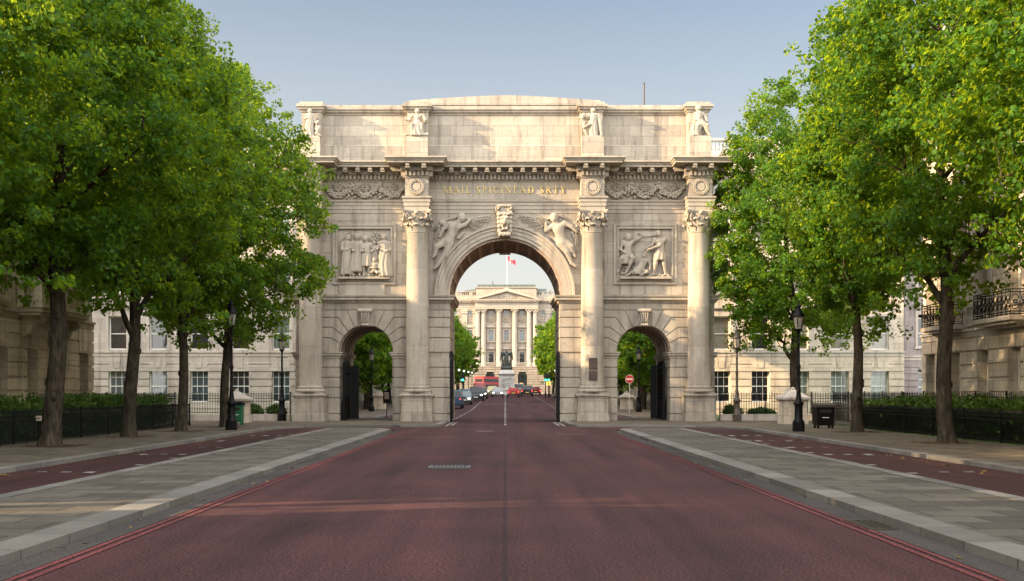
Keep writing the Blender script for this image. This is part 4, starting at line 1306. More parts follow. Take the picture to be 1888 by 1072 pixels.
def stone_house(name, label, kind_, p0, u0, u1, bays, floors, top, matw, depth, prot, wallrange=None, rust=(0,3.9), rev=.28, ww=1.17, keyst=True, balus=True, surround=True, back=True, origin=None):
    """floors: list of (sill, head); bays: centre positions"""
    xf = XF(kind_, p0)
    loc = origin or xf((u0+u1)/2, -.5, 0)
    T = thing(name, label, 'building', loc)
    ops = [(b-ww/2, b+ww/2, za, zb) for b in bays for za, zb in floors]
    w = WB(xf)
    w.face(u0, u1, 0, 0, top, ops, rev)
    if back:
        w.add([xf(u0,0,0),xf(u0,-depth,0),xf(u0,-depth,top),xf(u0,0,top)], [(0,1,2,3)])
        w.add([xf(u1,0,0),xf(u1,-depth,0),xf(u1,-depth,top),xf(u1,0,top)], [(0,1,2,3)])
        w.add([xf(u0,-depth,0),xf(u1,-depth,0),xf(u1,-depth,top),xf(u0,-depth,top)], [(0,1,2,3)])
        w.add([xf(u0,0,top),xf(u1,0,top),xf(u1,-depth,top),xf(u0,-depth,top)], [(0,1,2,3)])
    w.build('wall', matw, T)
    c = WB(xf)
    if rust: c.courses(u0, u1, 0, rust[0], rust[1], .52, [o for o in ops if o[2] < rust[1]])
    if keyst:
        for b in bays:
            z = floors[0][1]
            V = [xf(b+a, wv, zz) for wv in (.0,.115) for a, zz in ((-.16,z+.05),(.16,z+.05),(.24,rust[1]-.03),(-.24,rust[1]-.03))]
            c.add(V, [(4,5,6,7),(0,1,5,4),(1,2,6,5),(2,3,7,6),(3,0,4,7)])
            for sd in (-1,1):
                V = [xf(b+sd*a, wv, zz) for wv in (.0,.085) for a, zz in ((.20,z+.05),(.5,z+.05),(.66,rust[1]-.03),(.28,rust[1]-.03))]
                c.add(V, [(4,5,6,7),(0,1,5,4),(1,2,6,5),(2,3,7,6),(3,0,4,7)])
    c.build('ground_floor_blocks', matw, T)
    t = WB(xf)
    zb = rust[1] if rust else 4
    t.mould(u0-.05, u1+.05, [(.07,zb+.02,zb+.26),(.14,zb+.262,zb+.36)])
    for i, (za, zz) in enumerate(floors):
        if i == 0: continue
        for b in bays:
            if surround:
                fw = .2
                t.bx(b-ww/2-fw, b-ww/2-.003, -.02, .07, za-.02, zz+.2); t.bx(b+ww/2+.003, b+ww/2+fw, -.02, .07, za-.02, zz+.2)
                t.bx(b-ww/2-.003, b+ww/2+.003, -.02, .066, zz+.003, zz+.2)
                if i == 1:
                    t.bx(b-ww/2-fw-.05, b+ww/2+fw+.05, -.02, .12, zz+.42, zz+.5); t.bx(b-ww/2-fw-.12, b+ww/2+fw+.12, -.02, .22, zz+.502, zz+.60)
                    t.bx(b-ww/2-fw, b+ww/2+fw, -.02, .05, zz+.202, zz+.418)
            t.bx(b-ww/2-.28, b+ww/2+.28, -.02, .13, za-.13, za-.022)
    t.mould(u0-.05, u1+.05, [(.12,top-1.9,top-1.75),(.25,top-1.748,top-1.5),(.55,top-1.498,top-1.36),(.62,top-1.358,top-1.28)])
    n = int((u1-u0)/.5)
    for k in range(n):
        u = u0+(k+.5)*(u1-u0)/n
        t.bx(u-.1, u+.1, .2, .48, top-1.62, top-1.50)
    t.build('mouldings', M['trim'], T)
    if balus:
        bl = WB(xf)
        bl.bx(u0, u1, -.30, .02, top-.0+.004, top+.18); bl.bx(u0, u1, -.30, .02, top+.86, top+1.02)
        u = u0
        while u < u1-.2:
            bl.bx(u, u+.45, -.28, .0, top+.18, top+.86); u += 3.2
        k = u0+.6
        while k < u1-.1:
            if ((k-u0) % 3.2) > .55:
                x, y, _ = xf(k, -.14, 0)
                bl.lathe([(.055,top+.18),(.09,top+.3),(.095,top+.42),(.045,top+.62),(.065,top+.76),(.05,top+.86)], x, y, 8)
            k += .24
        bl.build('balustrade', M['trim'], T)
    rnd = random.Random(hash_s(name+label))
    for b in bays:
        for i, (za, zz) in enumerate(floors):
            pr = rnd.choice(prot[min(i,len(prot)-1)])
            o = dup(pr, Vector(xf(b, -rev+.02, za))-Vector(loc), ROT[kind_])
            o.parent = T
    return T
def hash_s(s): return sum((i+1)*ord(c) for i, c in enumerate(s))
W_h = 2.18
protos = []
def PW(*a, **k):
    o = make_window(*a, **k); protos.append(o); return o
g0 = [PW(1.17, W_h, M[m], (3,4)) for m in ('glass','glass_blue','glass_blind','glass_blue')]
g1 = [PW(1.17, W_h, M[m], (1,2)) for m in ('glass','glass','glass_blind')]
gr0 = [PW(1.17, W_h, M[m], (3,4)) for m in ('glass_curtain','glass','glass_blind')]
gr1 = [PW(1.17, W_h, M[m], (1,2)) for m in ('glass_curtain','glass_curtain','glass')]
YF = 71.0
FL = [(.93,3.11),(4.37,6.55),(8.1,10.2),(11.6,13.4),(14.6,15.7)]
def bx_at(px, Y): return (px-931.5)*Y/2000
BL = [bx_at(p, YF) for p in (142,217,292,367.5,443,518)]
stone_house('stone_terrace', 'pale grey stone building with sash windows behind railings, left of the arch', '-y', YF, -30.5, -11.2, BL, FL, 17.2, M['facade'], 9, (g0, g1))
BR = [bx_at(p, YF) for p in (1330,1402,1475,1548,1622)]
stone_house('stone_terrace', 'warm stone building with curtained sash windows behind railings, right of the arch', '-y', YF, 11.4, bx_at(1666,YF), BR, FL, 17.2, M['facade_r'], 9, (gr0, gr1))
stone_house('recessed_house', 'narrow shaded grey stone house set back between two bright buildings on the right', '-y', 80.0, 25.6, 36.0, [bx_at(1692,80)+.6, bx_at(1692,80)+3.2], [(.9,3.2),(4.9,7.3),(9.0,11.0),(12.2,13.8)], 16.0, M['facade_shaded'], 8, (g0[:2], g1[:2]), balus=False)
# side buildings along the street
SXL, SXR = 18.5, 18.5
gs = [PW(1.0, 2.7, M[m], (2,4)) for m in ('glass','glass_blue')]
gsu = [PW(1.0, 2.3, M[m], (2,2)) for m in ('glass_curtain','glass')]
def side_bays(first, lo, pitch=2.58):
    b = []; u = first
    while u > lo+.8: b.append(u); u -= pitch
    return b
LH = stone_house('corner_house', 'buff stone house with rusticated ground floor and a balustraded balcony, left edge', '+x', -SXL, 11.4, 48.6, side_bays(47.45, 11.4), [(.7,3.35),(5.1,7.4)], 9.2, M['facade_l'], 11, (gs, gsu), rust=(0,4.35), rev=.42, ww=1.0, balus=True)
RH = stone_house('corner_house', 'sunlit cream stone house with ornate iron balconies, right edge', '-x', SXR, 8.0, 48.0, side_bays(44.45+2.58, 8.0), [(.5,3.2),(4.9,7.2),(8.4,10.5),(11.8,13.8)], 16.0, M['facade_r'], 11, (gs, gsu), rust=(0,3.75), rev=.42, ww=1.0, balus=True)
stone_house('roadside_house', 'buff stone house beyond the left edge, beside the open gap that lets sunlight across', '+x', -SXL, -45, 6.7, side_bays(4.6, -45), [(.7,3.35),(5.1,7.4)], 10.0, M['facade_l'], 11, (gs, gsu), rust=(0,4.35), rev=.42, ww=1.0, balus=False)
# added unseen house, its roofline shaped to shade the foot of the arch
SH = thing('unseen_shade_house', 'added unseen shade house with pitched roof beyond the left edge', 'building', (-37,57,0))
m = MB()
V = [(x,y,z) for x in (-40,-34) for y,z in ((42,0),(70,0),(70,15.6),(52,16.4),(49.5,16.4),(46.5,16.0),(42,14.2))]
m.add(V, [tuple(range(7)), tuple(range(13,6,-1))]+[(i,(i+1)%7,(i+1)%7+7,i+7) for i in range(7)])
m.build('wall', M['facade_l'], SH)
m = MB()
for y in np.arange(43.5,69,2.6): m.box(-34.02,-33.95,y-.5,y+.5,1,3.2); m.box(-34.02,-33.95,y-.5,y+.5,5,7.3)
m.build('window_panes', M['glass'], SH)
# balconies as parts of the side houses
def stone_balcony(T, u0, u1, z):
    xf = XF('+x', -SXL); b = WB(xf)
    b.bx(u0, u1, .05, 1.0, z-.22, z); b.bx(u0+.05, u1-.05, .05, .92, z-.34, z-.222); b.bx(u0-.06, u1+.06, .05, 1.06, z-.05, z+.03)
    for ua, ub, wa, wb in ((u0,u0+.3,.7,1.0),(u1-.3,u1,.7,1.0),(u0,u0+.3,.05,.3),(u1-.3,u1,.05,.3),((u0+u1)/2-.18,(u0+u1)/2+.18,.7,1.0)):
        b.bx(ua, ub, wa, wb, z+.03, z+.86)
    b.bx(u0-.04, u1+.04, .66, 1.04, z+.862, z+1.0)
    for u in (u0, u1-.3): b.bx(u-.04, u+.34, .05, .66, z+.862, z+1.0)
    p = b.build('balcony', M['facade_l'], T)
    q1 = MB(); q2 = MB()
    def bal(u, wv):
        x, y, _ = xf(u, wv, 0)
        (q1 if u < (u0+u1)/2 else q2).lathe([(.06,z+.03),(.075,z+.1),(.05,z+.16),(.09,z+.32),(.095,z+.42),(.045,z+.64),(.07,z+.78),(.06,z+.86)], x, y, 8)
    u = u0+.42
    while u < u1-.35:
        if abs(u-(u0+u1)/2) > .26: bal(u, .85)
        u += .2
    for wv in (.40,.58): bal(u0+.15, wv); bal(u1-.15, wv)
    q1.build('baluster_row', M['facade_l'], p); q2.build('baluster_row', M['facade_l'], p)
    for u in (u0+.5, u1-.5):
        k = MB()
        pr = [(0,z-.34),(.85,z-.34),(.88,z-.52),(.70,z-.66),(.50,z-.72),(.40,z-.95),(.22,z-1.10),(0,z-1.15)]
        n = len(pr)
        V = [xf(u-.2,w_,zz) for w_,zz in pr]+[xf(u+.2,w_,zz) for w_,zz in pr]
        k.add(V, [tuple(range(n)), tuple(range(2*n-1,n-1,-1))]+[(i,(i+1)%n,(i+1)%n+n,i+n) for i in range(n)])
        for (cw, czz, r) in ((.62,z-.52,.15),(.2,z-.88,.13)):
            for sd in (-.21,.21):
                pts = [xf(u+sd, cw+r*(1-i/20)*math.cos(i*.6), czz+r*(1-i/20)*math.sin(i*.6)) for i in range(18)]
                k.tube(pts, .025, 5)
        k.build('bracket', M['facade_l'], p)
stone_balcony(LH, 41.0, 45.5, 4.85)
stone_balcony(LH, 33.0, 38.4, 4.85)
def iron_balcony(T, u0, u1, z):
    xf = XF('-x', SXR); b = WB(xf)
    b.bx(u0, u1, .05, .85, z-.16, z); b.bx(u0+.12, u1-.12, .05, .7, z-.27, z-.162); b.bx(u0+.3, u1-.3, .05, .45, z-.37, z-.272)
    p = b.build('balcony', M['trim'], T)
    r = MB()
    zt = z+.92
    c = [(u0+.06,.1),(u0+.06,.78),(u1-.06,.78),(u1-.06,.1)]
    for (ua,wa),(ub,wb) in zip(c, c[1:]):
        for zz in (z+.05, z+.14, zt-.1, zt):
            r.tube([xf(ua,wa,zz),xf(ub,wb,zz)], .02, 4)
        ln = math.hypot(ub-ua, wb-wa); n = max(2, int(ln/.30))
        for i in range(n+1):
            t = i/n; r.tube([xf(ua+(ub-ua)*t,wa+(wb-wa)*t,z), xf(ua+(ub-ua)*t,wa+(wb-wa)*t,zt)], .014, 4)
        for i in range(n):
            t = (i+.5)/n; uc, wc = ua+(ub-ua)*t, wa+(wb-wa)*t
            du, dw = (ub-ua)/ln, (wb-wa)/ln
            for cz2, rr in ((z+.34,.12),(z+.62,.12),(z+.48,.07)):
                pts = [xf(uc+du*rr*math.cos(a), wc+dw*rr*math.cos(a), cz2+rr*math.sin(a)) for a in np.linspace(0, 2*PI, 11)]
                r.tube(pts, .016, 4)
    r.build('railing', M['iron'], p)
iron_balcony(RH, 43.6, 46.2, 4.3)
iron_balcony(RH, 38.0, 41.1, 4.3)
xfR = XF('-x', SXR)
sb = WB(xfR)
sb.bx(41.4, 43.4, -.01, .12, 4.2, 4.32); sb.bx(41.4, 43.4, -.01, .12, 4.95, 5.06)
for i in range(9):
    x, y, _ = xfR(41.5+.22*i, .06, 0); sb.lathe([(.06,4.32),(.085,4.5),(.04,4.75),(.06,4.95)], x, y, 8)
sb.build('baluster_panel', M['trim'], RH)
# terraces seen through the side openings
for s in (-1, 1):
    kd = '+x' if s < 0 else '-x'
    stone_house('avenue_terrace', ('grey stone terrace behind the tree trunks in the left side opening' if s < 0 else 'grey stone terrace behind the tree trunks in the right side opening'), kd, s*17.5, 82, 215,
        [86+3.1*i for i in range(42)], [(1.2,3.9),(5.4,7.9),(9.2,11.0)], 13.0, M['facade'], 9, (g0[:2], g1[:2]), rust=(0,4.6), balus=False, keyst=False, surround=False)

# ---------------------------------------------------------------- palace closing the view
PY = 240.0
PZ = zg(PY)
def px_(p): return (p-931.5)*PY/2000
def pz_(p): return 1.6+(723-p)*PY/2000
P = thing('palace', 'large cream stone palace with columned and pedimented front, at the end of the road', 'palace', (0, PY, PZ))
xf = XF('-y', PY)
z_base, z_plat, z_cap, z_ent, z_cor, z_par = PZ, pz_(676), pz_(571), pz_(559), pz_(553), pz_(538)
hw = 30.0
cols_px = (881.5, 891.5, 920, 949, 975.5, 986.5)
bays_c = [px_(p) for p in (905.5, 933.5, 962.5)]
bays_s = [px_(p) for p in (866.5, 1001)] + [px_(p) for p in (838, 1029)] + [s*(14.8+3.6*i) for s in (-1,1) for i in range(4)]
rows = [(pz_(671), pz_(649)), (pz_(629), pz_(609)), (pz_(581), pz_(573.5))]
ops = []
for b in bays_c+bays_s:
    for i, (a, c) in enumerate(rows):
        w_ = (1.1, 1.1, 1.1)[i]
        ops.append((b-w_/2, b+w_/2, a, c))
w = WB(xf)
w.face(-hw, hw, 0, z_plat, z_cor, ops, .35)
w.bx(-hw, hw, -14, -.5, z_base, z_cor)
w.build('wall', M['palace'], P)
# rusticated base with arched doors
a_doors = [(px_(904), 1.0, pz_(692)), (px_(933), 1.0, pz_(692)), (px_(963), 1.0, pz_(692))]
w = WB(xf)
dops = [(c-r, c+r, z_base, z) for c, r, z in a_doors]
w.face(-hw, hw, 1.2, z_base, z_plat-.2, dops, .8)
nb = 11
for i in range(nb):
    za = z_base+(z_plat-.2-z_base)*i/nb+.07; zb2 = z_base+(z_plat-.2-z_base)*(i+1)/nb-.07
    u = -hw
    for c, r, z in a_doors:
        t = 1.0 if zb2 < z else max(0, 1-((zb2-z)/r)**2)**.5
        rr = r*t
        if zb2 > z+r: rr = 0
        if rr > 0.05:
            w.bx(u, c-rr, 1.19, 1.40, za, zb2); u = c+rr
    w.bx(u, hw, 1.19, 1.40, za, zb2)
w.bx(-hw, hw, -.02, 1.5, z_plat-.2, z_plat)
w.build('rusticated_base', M['palace'], P)
for i, (c, r, z) in enumerate(a_doors):
    d = MB()
    pg = [(c-r,z_base)] + [(c+r*math.cos(a), z+r*math.sin(a)) for a in np.linspace(PI,0,15)] + [(c+r,z_base)]
    d.prism_y(pg[::-1], PY-1.205-.06, PY-1.0)
    do = d.build('arched_door', M['glass'], P)
    f = MB()
    for zz in (z-.2, z_base+1.6): f.box(c-r, c+r, PY-1.31, PY-1.262, zz-.05, zz+.05)
    f.box(c-.05, c+.05, PY-1.30, PY-1.264, z_base, z+r)
    f.build('glazing_bar', M['iron'], do)
    if i == 2:
        l = MB(); l.box(c-.55, c+.1, PY-1.30, PY-1.266, z_base+2.1, z_base+2.45); l.build('lit_lamp', M['warm_door'], do)
# giant order
for p in cols_px:
    c = px_(p); m = MB(); r = .55
    m.lathe([(r*1.35,z_plat),(r*1.35,z_plat+.5),(r*1.2,z_plat+.55),(r*1.15,z_plat+.8),(r,z_plat+.95),(r,z_plat+4),(r*.86,z_cap-.95)], c, PY-.75, 18)
    co = m.build('column', M['palace_trim'], P)
    k = MB()
    k.lathe([(r*.86,z_cap-.95),(r*1.0,z_cap-.9),(r*.88,z_cap-.85),(r*1.05,z_cap-.4),(r*1.4,z_cap-.1)], c, PY-.75, 14)
    k.box(c-.8, c+.8, PY-1.5, PY-.02, z_cap-.12, z_cap)
    for sx in (-1,1):
        k.ball((c+sx*.62, PY-1.3, z_cap-.28), .19, 8, 6); k.ball((c+sx*.3, PY-1.35, z_cap-.6), .15, 8, 6)
    k.build('capital', M['palace_trim'], co)
for u in [px_(857), px_(876), px_(1010), -14.5, 14.5, -18, 18, -22, 22]:
    m = WB(xf); m.bx(u-.5, u+.5, -.02, .3, z_plat, z_cap)
    m.bx(u-.7, u+.7, -.02, .45, z_cap-.9, z_cap-.5); m.bx(u-.65, u+.65, -.02, .4, z_cap-.4, z_cap-.02)
    m.build('pilaster', M['palace_trim'], P)
ppath = [(-hw,PY+1),(-hw,PY),(px_(877),PY),(px_(877),PY-1.5),(px_(991),PY-1.5),(px_(991),PY),(hw,PY),(hw,PY+1)]
m = MB()
m.sweep([(0,z_cap),(.08,z_cap+.02),(.08,z_cap+.4),(.16,z_cap+.42),(.16,z_cap+.6),(.1,z_cap+.62),(.1,z_ent-.1),(.35,z_ent),(.35,z_ent+.25),(.75,z_ent+.35),(.85,z_cor),(0,z_cor+.02)], ppath)
m.build('entablature', M['palace_trim'], P)
m = MB()
u = -hw+.3
while u < hw:
    y0 = PY-1.5 if px_(877) < u < px_(991) else PY
    m.box(u-.14, u+.14, y0-.72, y0-.34, z_ent+.0, z_ent+.30); u += .55
m.build('modillions', M['palace'], P)
# pediment
xa, xb, xm = px_(874.5), px_(993.5), px_(934.5); za, zm = z_cor+.02, pz_(532.5)
m = MB(); m.prism_y([(xa+1,za),(xb-1,za),(xm,zm-.7)][::-1], PY-1.45, PY-.2)
pd = m.build('pediment', M['palace'], P)
m = MB()
m.prism_y([(xa,za),(xa+.9,za),(xm,zm-.75),(xb-.9,za),(xb,za),(xm,zm)][::-1], PY-2.3, PY-.2)
for sgn, xe in ((1,xa),(-1,xb)):
    for i in range(1, 14):
        t = i/14.5
        x = xe+(xm-xe)*t; z = za+(zm-.75-za)*max(0,(t-.03))
        m.box(x-.13, x+.13, PY-2.1, PY-1.44, z-.12+.0, z+.2)
m.build('raking_cornice', M['palace_trim'], pd)
m = MB(); rnd = random.Random(7)
for k in range(46):
    x = max(-1.7,min(1.7,rnd.gauss(0, .8))); hgt = (zm-.9-za)*(1-abs(x)/5.6)
    if hgt > .3: m.ball((xm+x, PY-1.5, za+.15+rnd.random()*max(.1,hgt-.5)), (rnd.uniform(.12,.3),.14,rnd.uniform(.12,.32)), 7, 5)
m.ball((xm, PY-1.55, za+.9), (.42,.15,.55), 12, 8)
m.build('pediment_carving', M['palace_trim'], pd)
# parapet, attic block and roofs
m = MB()
m.box(px_(878), px_(989), PY-.9, PY+6, z_cor, pz_(531))
m.box(-hw, hw, PY-.2, PY+.4, z_cor+.02, pz_(545)); m.box(-hw, hw, PY-.25, PY+.3, pz_(539.3), pz_(538))
u = -hw+.2
while u < hw:
    if not (px_(877) < u < px_(990)):
        if int((u+hw)/3.2) != int((u+hw-.42)/3.2): m.box(u-.4, u+.3, PY-.22, PY+.25, pz_(545), pz_(539.3))
        else: m.box(u-.08, u+.08, PY-.12, PY+.08, pz_(545), pz_(539.3))
    u += .42
m.sweep([(0,pz_(531)-.3),(.25,pz_(531)-.1),(.25,pz_(531)+.05),(0,pz_(531)+.08)], [(px_(878),PY+6),(px_(878),PY-.9),(px_(989),PY-.9),(px_(989),PY+6)])
m.build('parapet', M['palace'], P)
m = MB()
m.box(px_(881), px_(987), PY+.3, PY+5, pz_(531), pz_(525.5)); m.box(px_(880), px_(988), PY+.2, PY+5.2, pz_(525.5), pz_(524.7))
for i in range(12):
    x = px_(881)+i*(px_(987)-px_(881))/11; m.box(x-.06, x+.06, PY+.2, PY+.4, pz_(531), pz_(525.5))
for a, b in ((850,878),(989,1008)):
    m.prism_y([(px_(a),pz_(538)),(px_(b),pz_(538)),(px_(b),pz_(531.5)),(px_(a)+(1.2 if a < 900 else 0),pz_(534 if a < 900 else 532))][::-1], PY+1.5, PY+9)
m.build('roof', M['copper'], P)
m = MB(); m.lathe([(.25,pz_(526)),(.2,pz_(522)),(.1,pz_(520)),(.16,pz_(518.5)),(.02,pz_(516))], px_(908), PY+2, 8); m.build('finial', M['lead'], P)
for x0, x1 in ((1014,1018),(1026,1030),(836,839)):
    m = MB(); m.box(px_(x0), px_(x1), PY+3, PY+4, pz_(540), pz_(533)); m.build('chimney', M['palace'], P)
m = MB(); m.tube([(px_(934.6),PY+2,pz_(526)),(px_(934.6),PY+2,pz_(462))], [.075,.05], 8); m.ball((px_(934.6),PY+2,pz_(461.5)),.14)
fp = m.build('flagpole', M['pole'], P)
# flag: red field with white and blue crosses, drooping in the wind
V = []; F = []; mats = []
nu, nv = 15, 9
for i in range(nu+1):
    for j in range(nv+1):
        u, v = i/nu, j/nv
        x = px_(936.2)+u*1.75; z = pz_(470.5)-u*1.15-v*1.0+.12*math.sin(u*9+v)
        V.append((x, PY+2+.25*math.sin(u*8+v*1.5), z))
m = MB()
for i in range(nu):
    for j in range(nv):
        u, v = (i+.5)/nu, (j+.5)/nv
        dd = abs(abs(u-.5)*1.0-abs(v-.5)*1.0)
        m.cur = 0
        if abs(u-.5) < .09 or abs(v-.5) < .12: m.cur = 0
        elif abs(u-.5) < .15 or abs(v-.5) < .20: m.cur = 1
        else: m.cur = 2 if (i+j) % 4 == 0 else 0
        a = i*(nv+1)+j
        m.add([V[a],V[a+1],V[a+nv+2],V[a+nv+1]], [(0,1,2,3)], True)
m.build('flag', [M['flag_red'], M['white'], M['blue']], fp)
# windows, hoods and panels of the palace
pw = [PW(1.1, rows[i][1]-rows[i][0], M[g], (2 if i < 2 else 1, 4 if i < 2 else 1), fm=M['pal_frame']) for i in range(3) for g in ('glass','glass_blue')]
for n_, b in enumerate(bays_c+bays_s):
    for i, (a, c) in enumerate(rows):
        o = dup(pw[i*2+(n_+i) % 2], Vector((b, PY+.3, a))-Vector((0,PY,PZ)), 0); o.parent = P
for b in bays_c+bays_s:
    for i, (a, c) in enumerate(rows[:2]):
        m = WB(xf)
        m.bx(b-.85, b-.555, -.02, .14, a-.1, c+.2); m.bx(b+.555, b+.85, -.02, .14, a-.1, c+.2); m.bx(b-.555, b+.555, -.02, .135, c+.003, c+.2)
        m.bx(b-1.0, b+1.0, -.02, .45, c+.55, c+.72); m.bx(b-1.0, b+1.0, -.02, .3, a-.32, a-.102)
        V = [xf(b+x, wv, z) for wv in (0,.42) for x, z in ((-1.05,c+.722),(1.05,c+.722),(.55,c+1.02),(0,c+1.18),(-.55,c+1.02))]
        m.add(V, [(5,6,7,8,9),(0,1,6,5),(1,2,7,6),(2,3,8,7),(3,4,9,8),(4,0,5,9)])
        m.build('window_surround', M['palace_trim'], P)
    a, c = rows[2]
    m = WB(xf)
    m.bx(b-.7, b+.7, -.02, .12, c+.002, c+.16); m.bx(b-.7, b+.7, -.02, .12, a-.2, a-.002)
    m.build('window_surround', M['palace_trim'], P)
    m = WB(xf)
    zc = pz_(591)
    frame_pts = [xf(b+.85*math.cos(t), .07, zc+.42*math.sin(t)) for t in np.linspace(0,2*PI,15)]
    m.tube(frame_pts, .09, 5)
    for k in range(7): 
        x, y, z = xf(b-.6+.2*k, .08, zc+.12*math.sin(k*2))
        m.ball((x,y,z), (.14,.1,.16), 6, 4)
    m.build('oval_relief', M['palace_trim'], P)
for b in bays_c:
    m = WB(xf)
    for k in range(11): m.bx(b-1.1+.21*k, b-1.02+.21*k, 1.1, 1.25, z_plat, z_plat+.72)
    m.bx(b-1.2, b+1.2, 1.05, 1.3, z_plat+.722, z_plat+.85)
    m.build('balcony_rail', M['palace_trim'], P)
# ---------------------------------------------------------------- trees
def leaf_cloud(rs, centres, radii, per, size, outw, flat=.75):
    """many separate lobed leaves gathered round clump centres; returns verts and 7-gon faces"""
    n = len(centres)*per
    ci = np.repeat(np.arange(len(centres)), per)
    g = rs.normal(size=(n,3))
    g /= np.maximum(1.0, np.linalg.norm(g, axis=1)/1.7)[:,None]
    pos = centres[ci] + g*radii[ci][:,None]*np.array([1,1,flat])*.62
    nr = rs.normal(size=(n,3)) + outw[ci]*.9 + np.array([0,0,.75])
    nr /= np.linalg.norm(nr, axis=1)[:,None]
    t = rs.normal(size=(n,3)) + np.array([0,0,-.6])
    t -= (t*nr).sum(1)[:,None]*nr
    t /= np.linalg.norm(t, axis=1)[:,None]
    b = np.cross(nr, t)
    s = size*rs.uniform(.5, 1.4, n)
    tpl = np.array([(-.50,0,0),(-.22,.44,.06),(.24,.46,.08),(.64,0,-.08),(.24,-.46,.08),(-.22,-.44,.06)])
    V = pos[:,None,:] + s[:,None,None]*(tpl[None,:,0:1]*t[:,None,:] + tpl[None,:,1:2]*b[:,None,:] + tpl[None,:,2:3]*nr[:,None,:])
    F = np.arange(n*6).reshape(n,6)
    return V.reshape(-1,3), F
def tree_meshes(seed, Ht, r, zb, trunk_r, lean=(0,0), fork=4.6, nclump=520, per=70, size=.17, skew=(0,0), limbs=9, egg=.8, seg=12):
    """local coordinates, root at the origin"""
    rs = np.random.RandomState(seed); rnd = random.Random(seed)
    lob = [(rs.uniform(0,2*PI), rs.uniform(0,1), rs.uniform(.12,.26), rs.uniform(.5,.9)) for _ in range(16)]
    def prof(t): return np.clip(np.sin(PI*np.clip(t,0,1)**egg), 0, 1)**.62
    def crownR(t, a):
        k = np.ones_like(t)*.86
        for a0, t0, am, wd in lob:
            da = np.angle(np.exp(1j*(a-a0)))
            k = k + am*np.exp(-(da/wd)**2-((t-t0)/.13)**2)
        return r*prof(t)*k
    t = rs.beta(1.25, 1.35, nclump*3); t = t[rs.rand(len(t)) < (prof(t)**1.2+.05)][:nclump]
    n = len(t)
    a = rs.uniform(0, 2*PI, n)
    q = rs.uniform(0,1,n)**.36
    rad = crownR(t, a)*q
    C = np.stack([np.cos(a)*rad+skew[0]*t, np.sin(a)*rad+skew[1]*t, zb+(Ht-zb)*t], 1)
    C[:,2] += rs.uniform(-.3,.3,n) - .55*(q > .75)*(t < .4)
    rc = rs.uniform(.30,.70,n)*(.75+.25*(1-q))*min(1.0, r/3.6+.15)
    # a fringe of twigs standing out of the outline
    m = n//5
    a2 = rs.uniform(0,2*PI,m); t2 = rs.uniform(.02,.99,m)
    r2 = crownR(t2,a2)*rs.uniform(1.0,1.13,m)+.1
    C2 = np.stack([np.cos(a2)*r2+skew[0]*t2, np.sin(a2)*r2+skew[1]*t2, zb+(Ht-zb)*t2+rs.uniform(0,.35,m)],1)
    out = np.stack([np.cos(a), np.sin(a), (t-.4)*1.2], 1)
    out2 = np.stack([np.cos(a2), np.sin(a2), (t2-.4)*1.2], 1)
    mh = n//14
    ah = rs.uniform(0,2*PI,mh); th = rs.uniform(.02,.16,mh)
    rh = crownR(np.full(mh,.12),ah)*rs.uniform(.35,1.05,mh)
    C3 = np.stack([np.cos(ah)*rh, np.sin(ah)*rh, zb+rs.uniform(-1.1,.6,mh)],1)
    C2 = np.concatenate([C2,C3]); out2 = np.concatenate([out2, np.stack([np.cos(ah),np.sin(ah),np.full(mh,-.4)],1)]); m = m+mh
    V1, F1 = leaf_cloud(rs, C, rc, per, size, out)
    V2, F2 = leaf_cloud(rs, C2, rs.uniform(.18,.42,m), per//3, size, out2)
    V = np.concatenate([V1,V2]); F = np.concatenate([F1, F2+len(V1)])
    # trunk with limbs
    mb = MB()
    top = Ht*.80
    ax = []
    for i in range(13):
        z = top*i/12
        ax.append(Vector((lean[0]*z/5+.07*math.sin(z*1.1+seed)+skew[0]*max(0,(z-zb)/(Ht-zb)), lean[1]*z/5+.07*math.cos(z*.9+seed*2)+skew[1]*max(0,(z-zb)/(Ht-zb)), z)))
    def axis(z):
        f = max(0, min(11.999, z/top*12)); i = int(f); return ax[i].lerp(ax[i+1], f-i)
    def tr(z): return trunk_r*(1-.82*(z/top)**1.1)*(1.0 if z > .01 else 1)
    zs = [0,.12,.35,.8]+[top*k/16 for k in range(2,17)]
    zs = sorted(set(z for z in zs))
    pts = [axis(z) for z in zs]; rr = [tr(z)*(1.35 if z < .05 else 1.2 if z < .2 else 1.08 if z < .5 else 1.0) for z in zs]
    o = len(mb.v)
    mb.tube(pts, rr, seg)
    # burls and bumps on the bark
    for k in range(7):
        z = rnd.uniform(1.0, fork+1); an = rnd.uniform(0, 2*PI); c = axis(z)
        mb.ball((c.x+tr(z)*.85*math.cos(an), c.y+tr(z)*.85*math.sin(an), z), (.10,.10,.14), 8, 6)
    for i in range(limbs):
        z = fork-.4+(top-fork)*(i/limbs)**1.1+rnd.uniform(-.2,.2)
        an = i*2.4+rnd.uniform(-.4,.4)+seed
        tt = min(.95, max(.08, (z+1.9-zb)/(Ht-zb)))
        ln = float(crownR(np.array([tt]), np.array([an]))[0])*rnd.uniform(.72,.92)
        s = axis(z); rise = rnd.uniform(1.3,2.4)*(1 if z < Ht*.6 else .8)
        P_ = [s]
        for k in range(1,7):
            f = k/6
            P_.append(s+Vector((math.cos(an)*ln*f+rnd.uniform(-.12,.12), math.sin(an)*ln*f+rnd.uniform(-.12,.12), rise*(f**.75)+rnd.uniform(-.1,.1))))
        r0 = min(tr(z)*.62, .17)
        mb.tube(P_, [max(.012, r0*(1-.14*k)) for k in range(7)], 7)
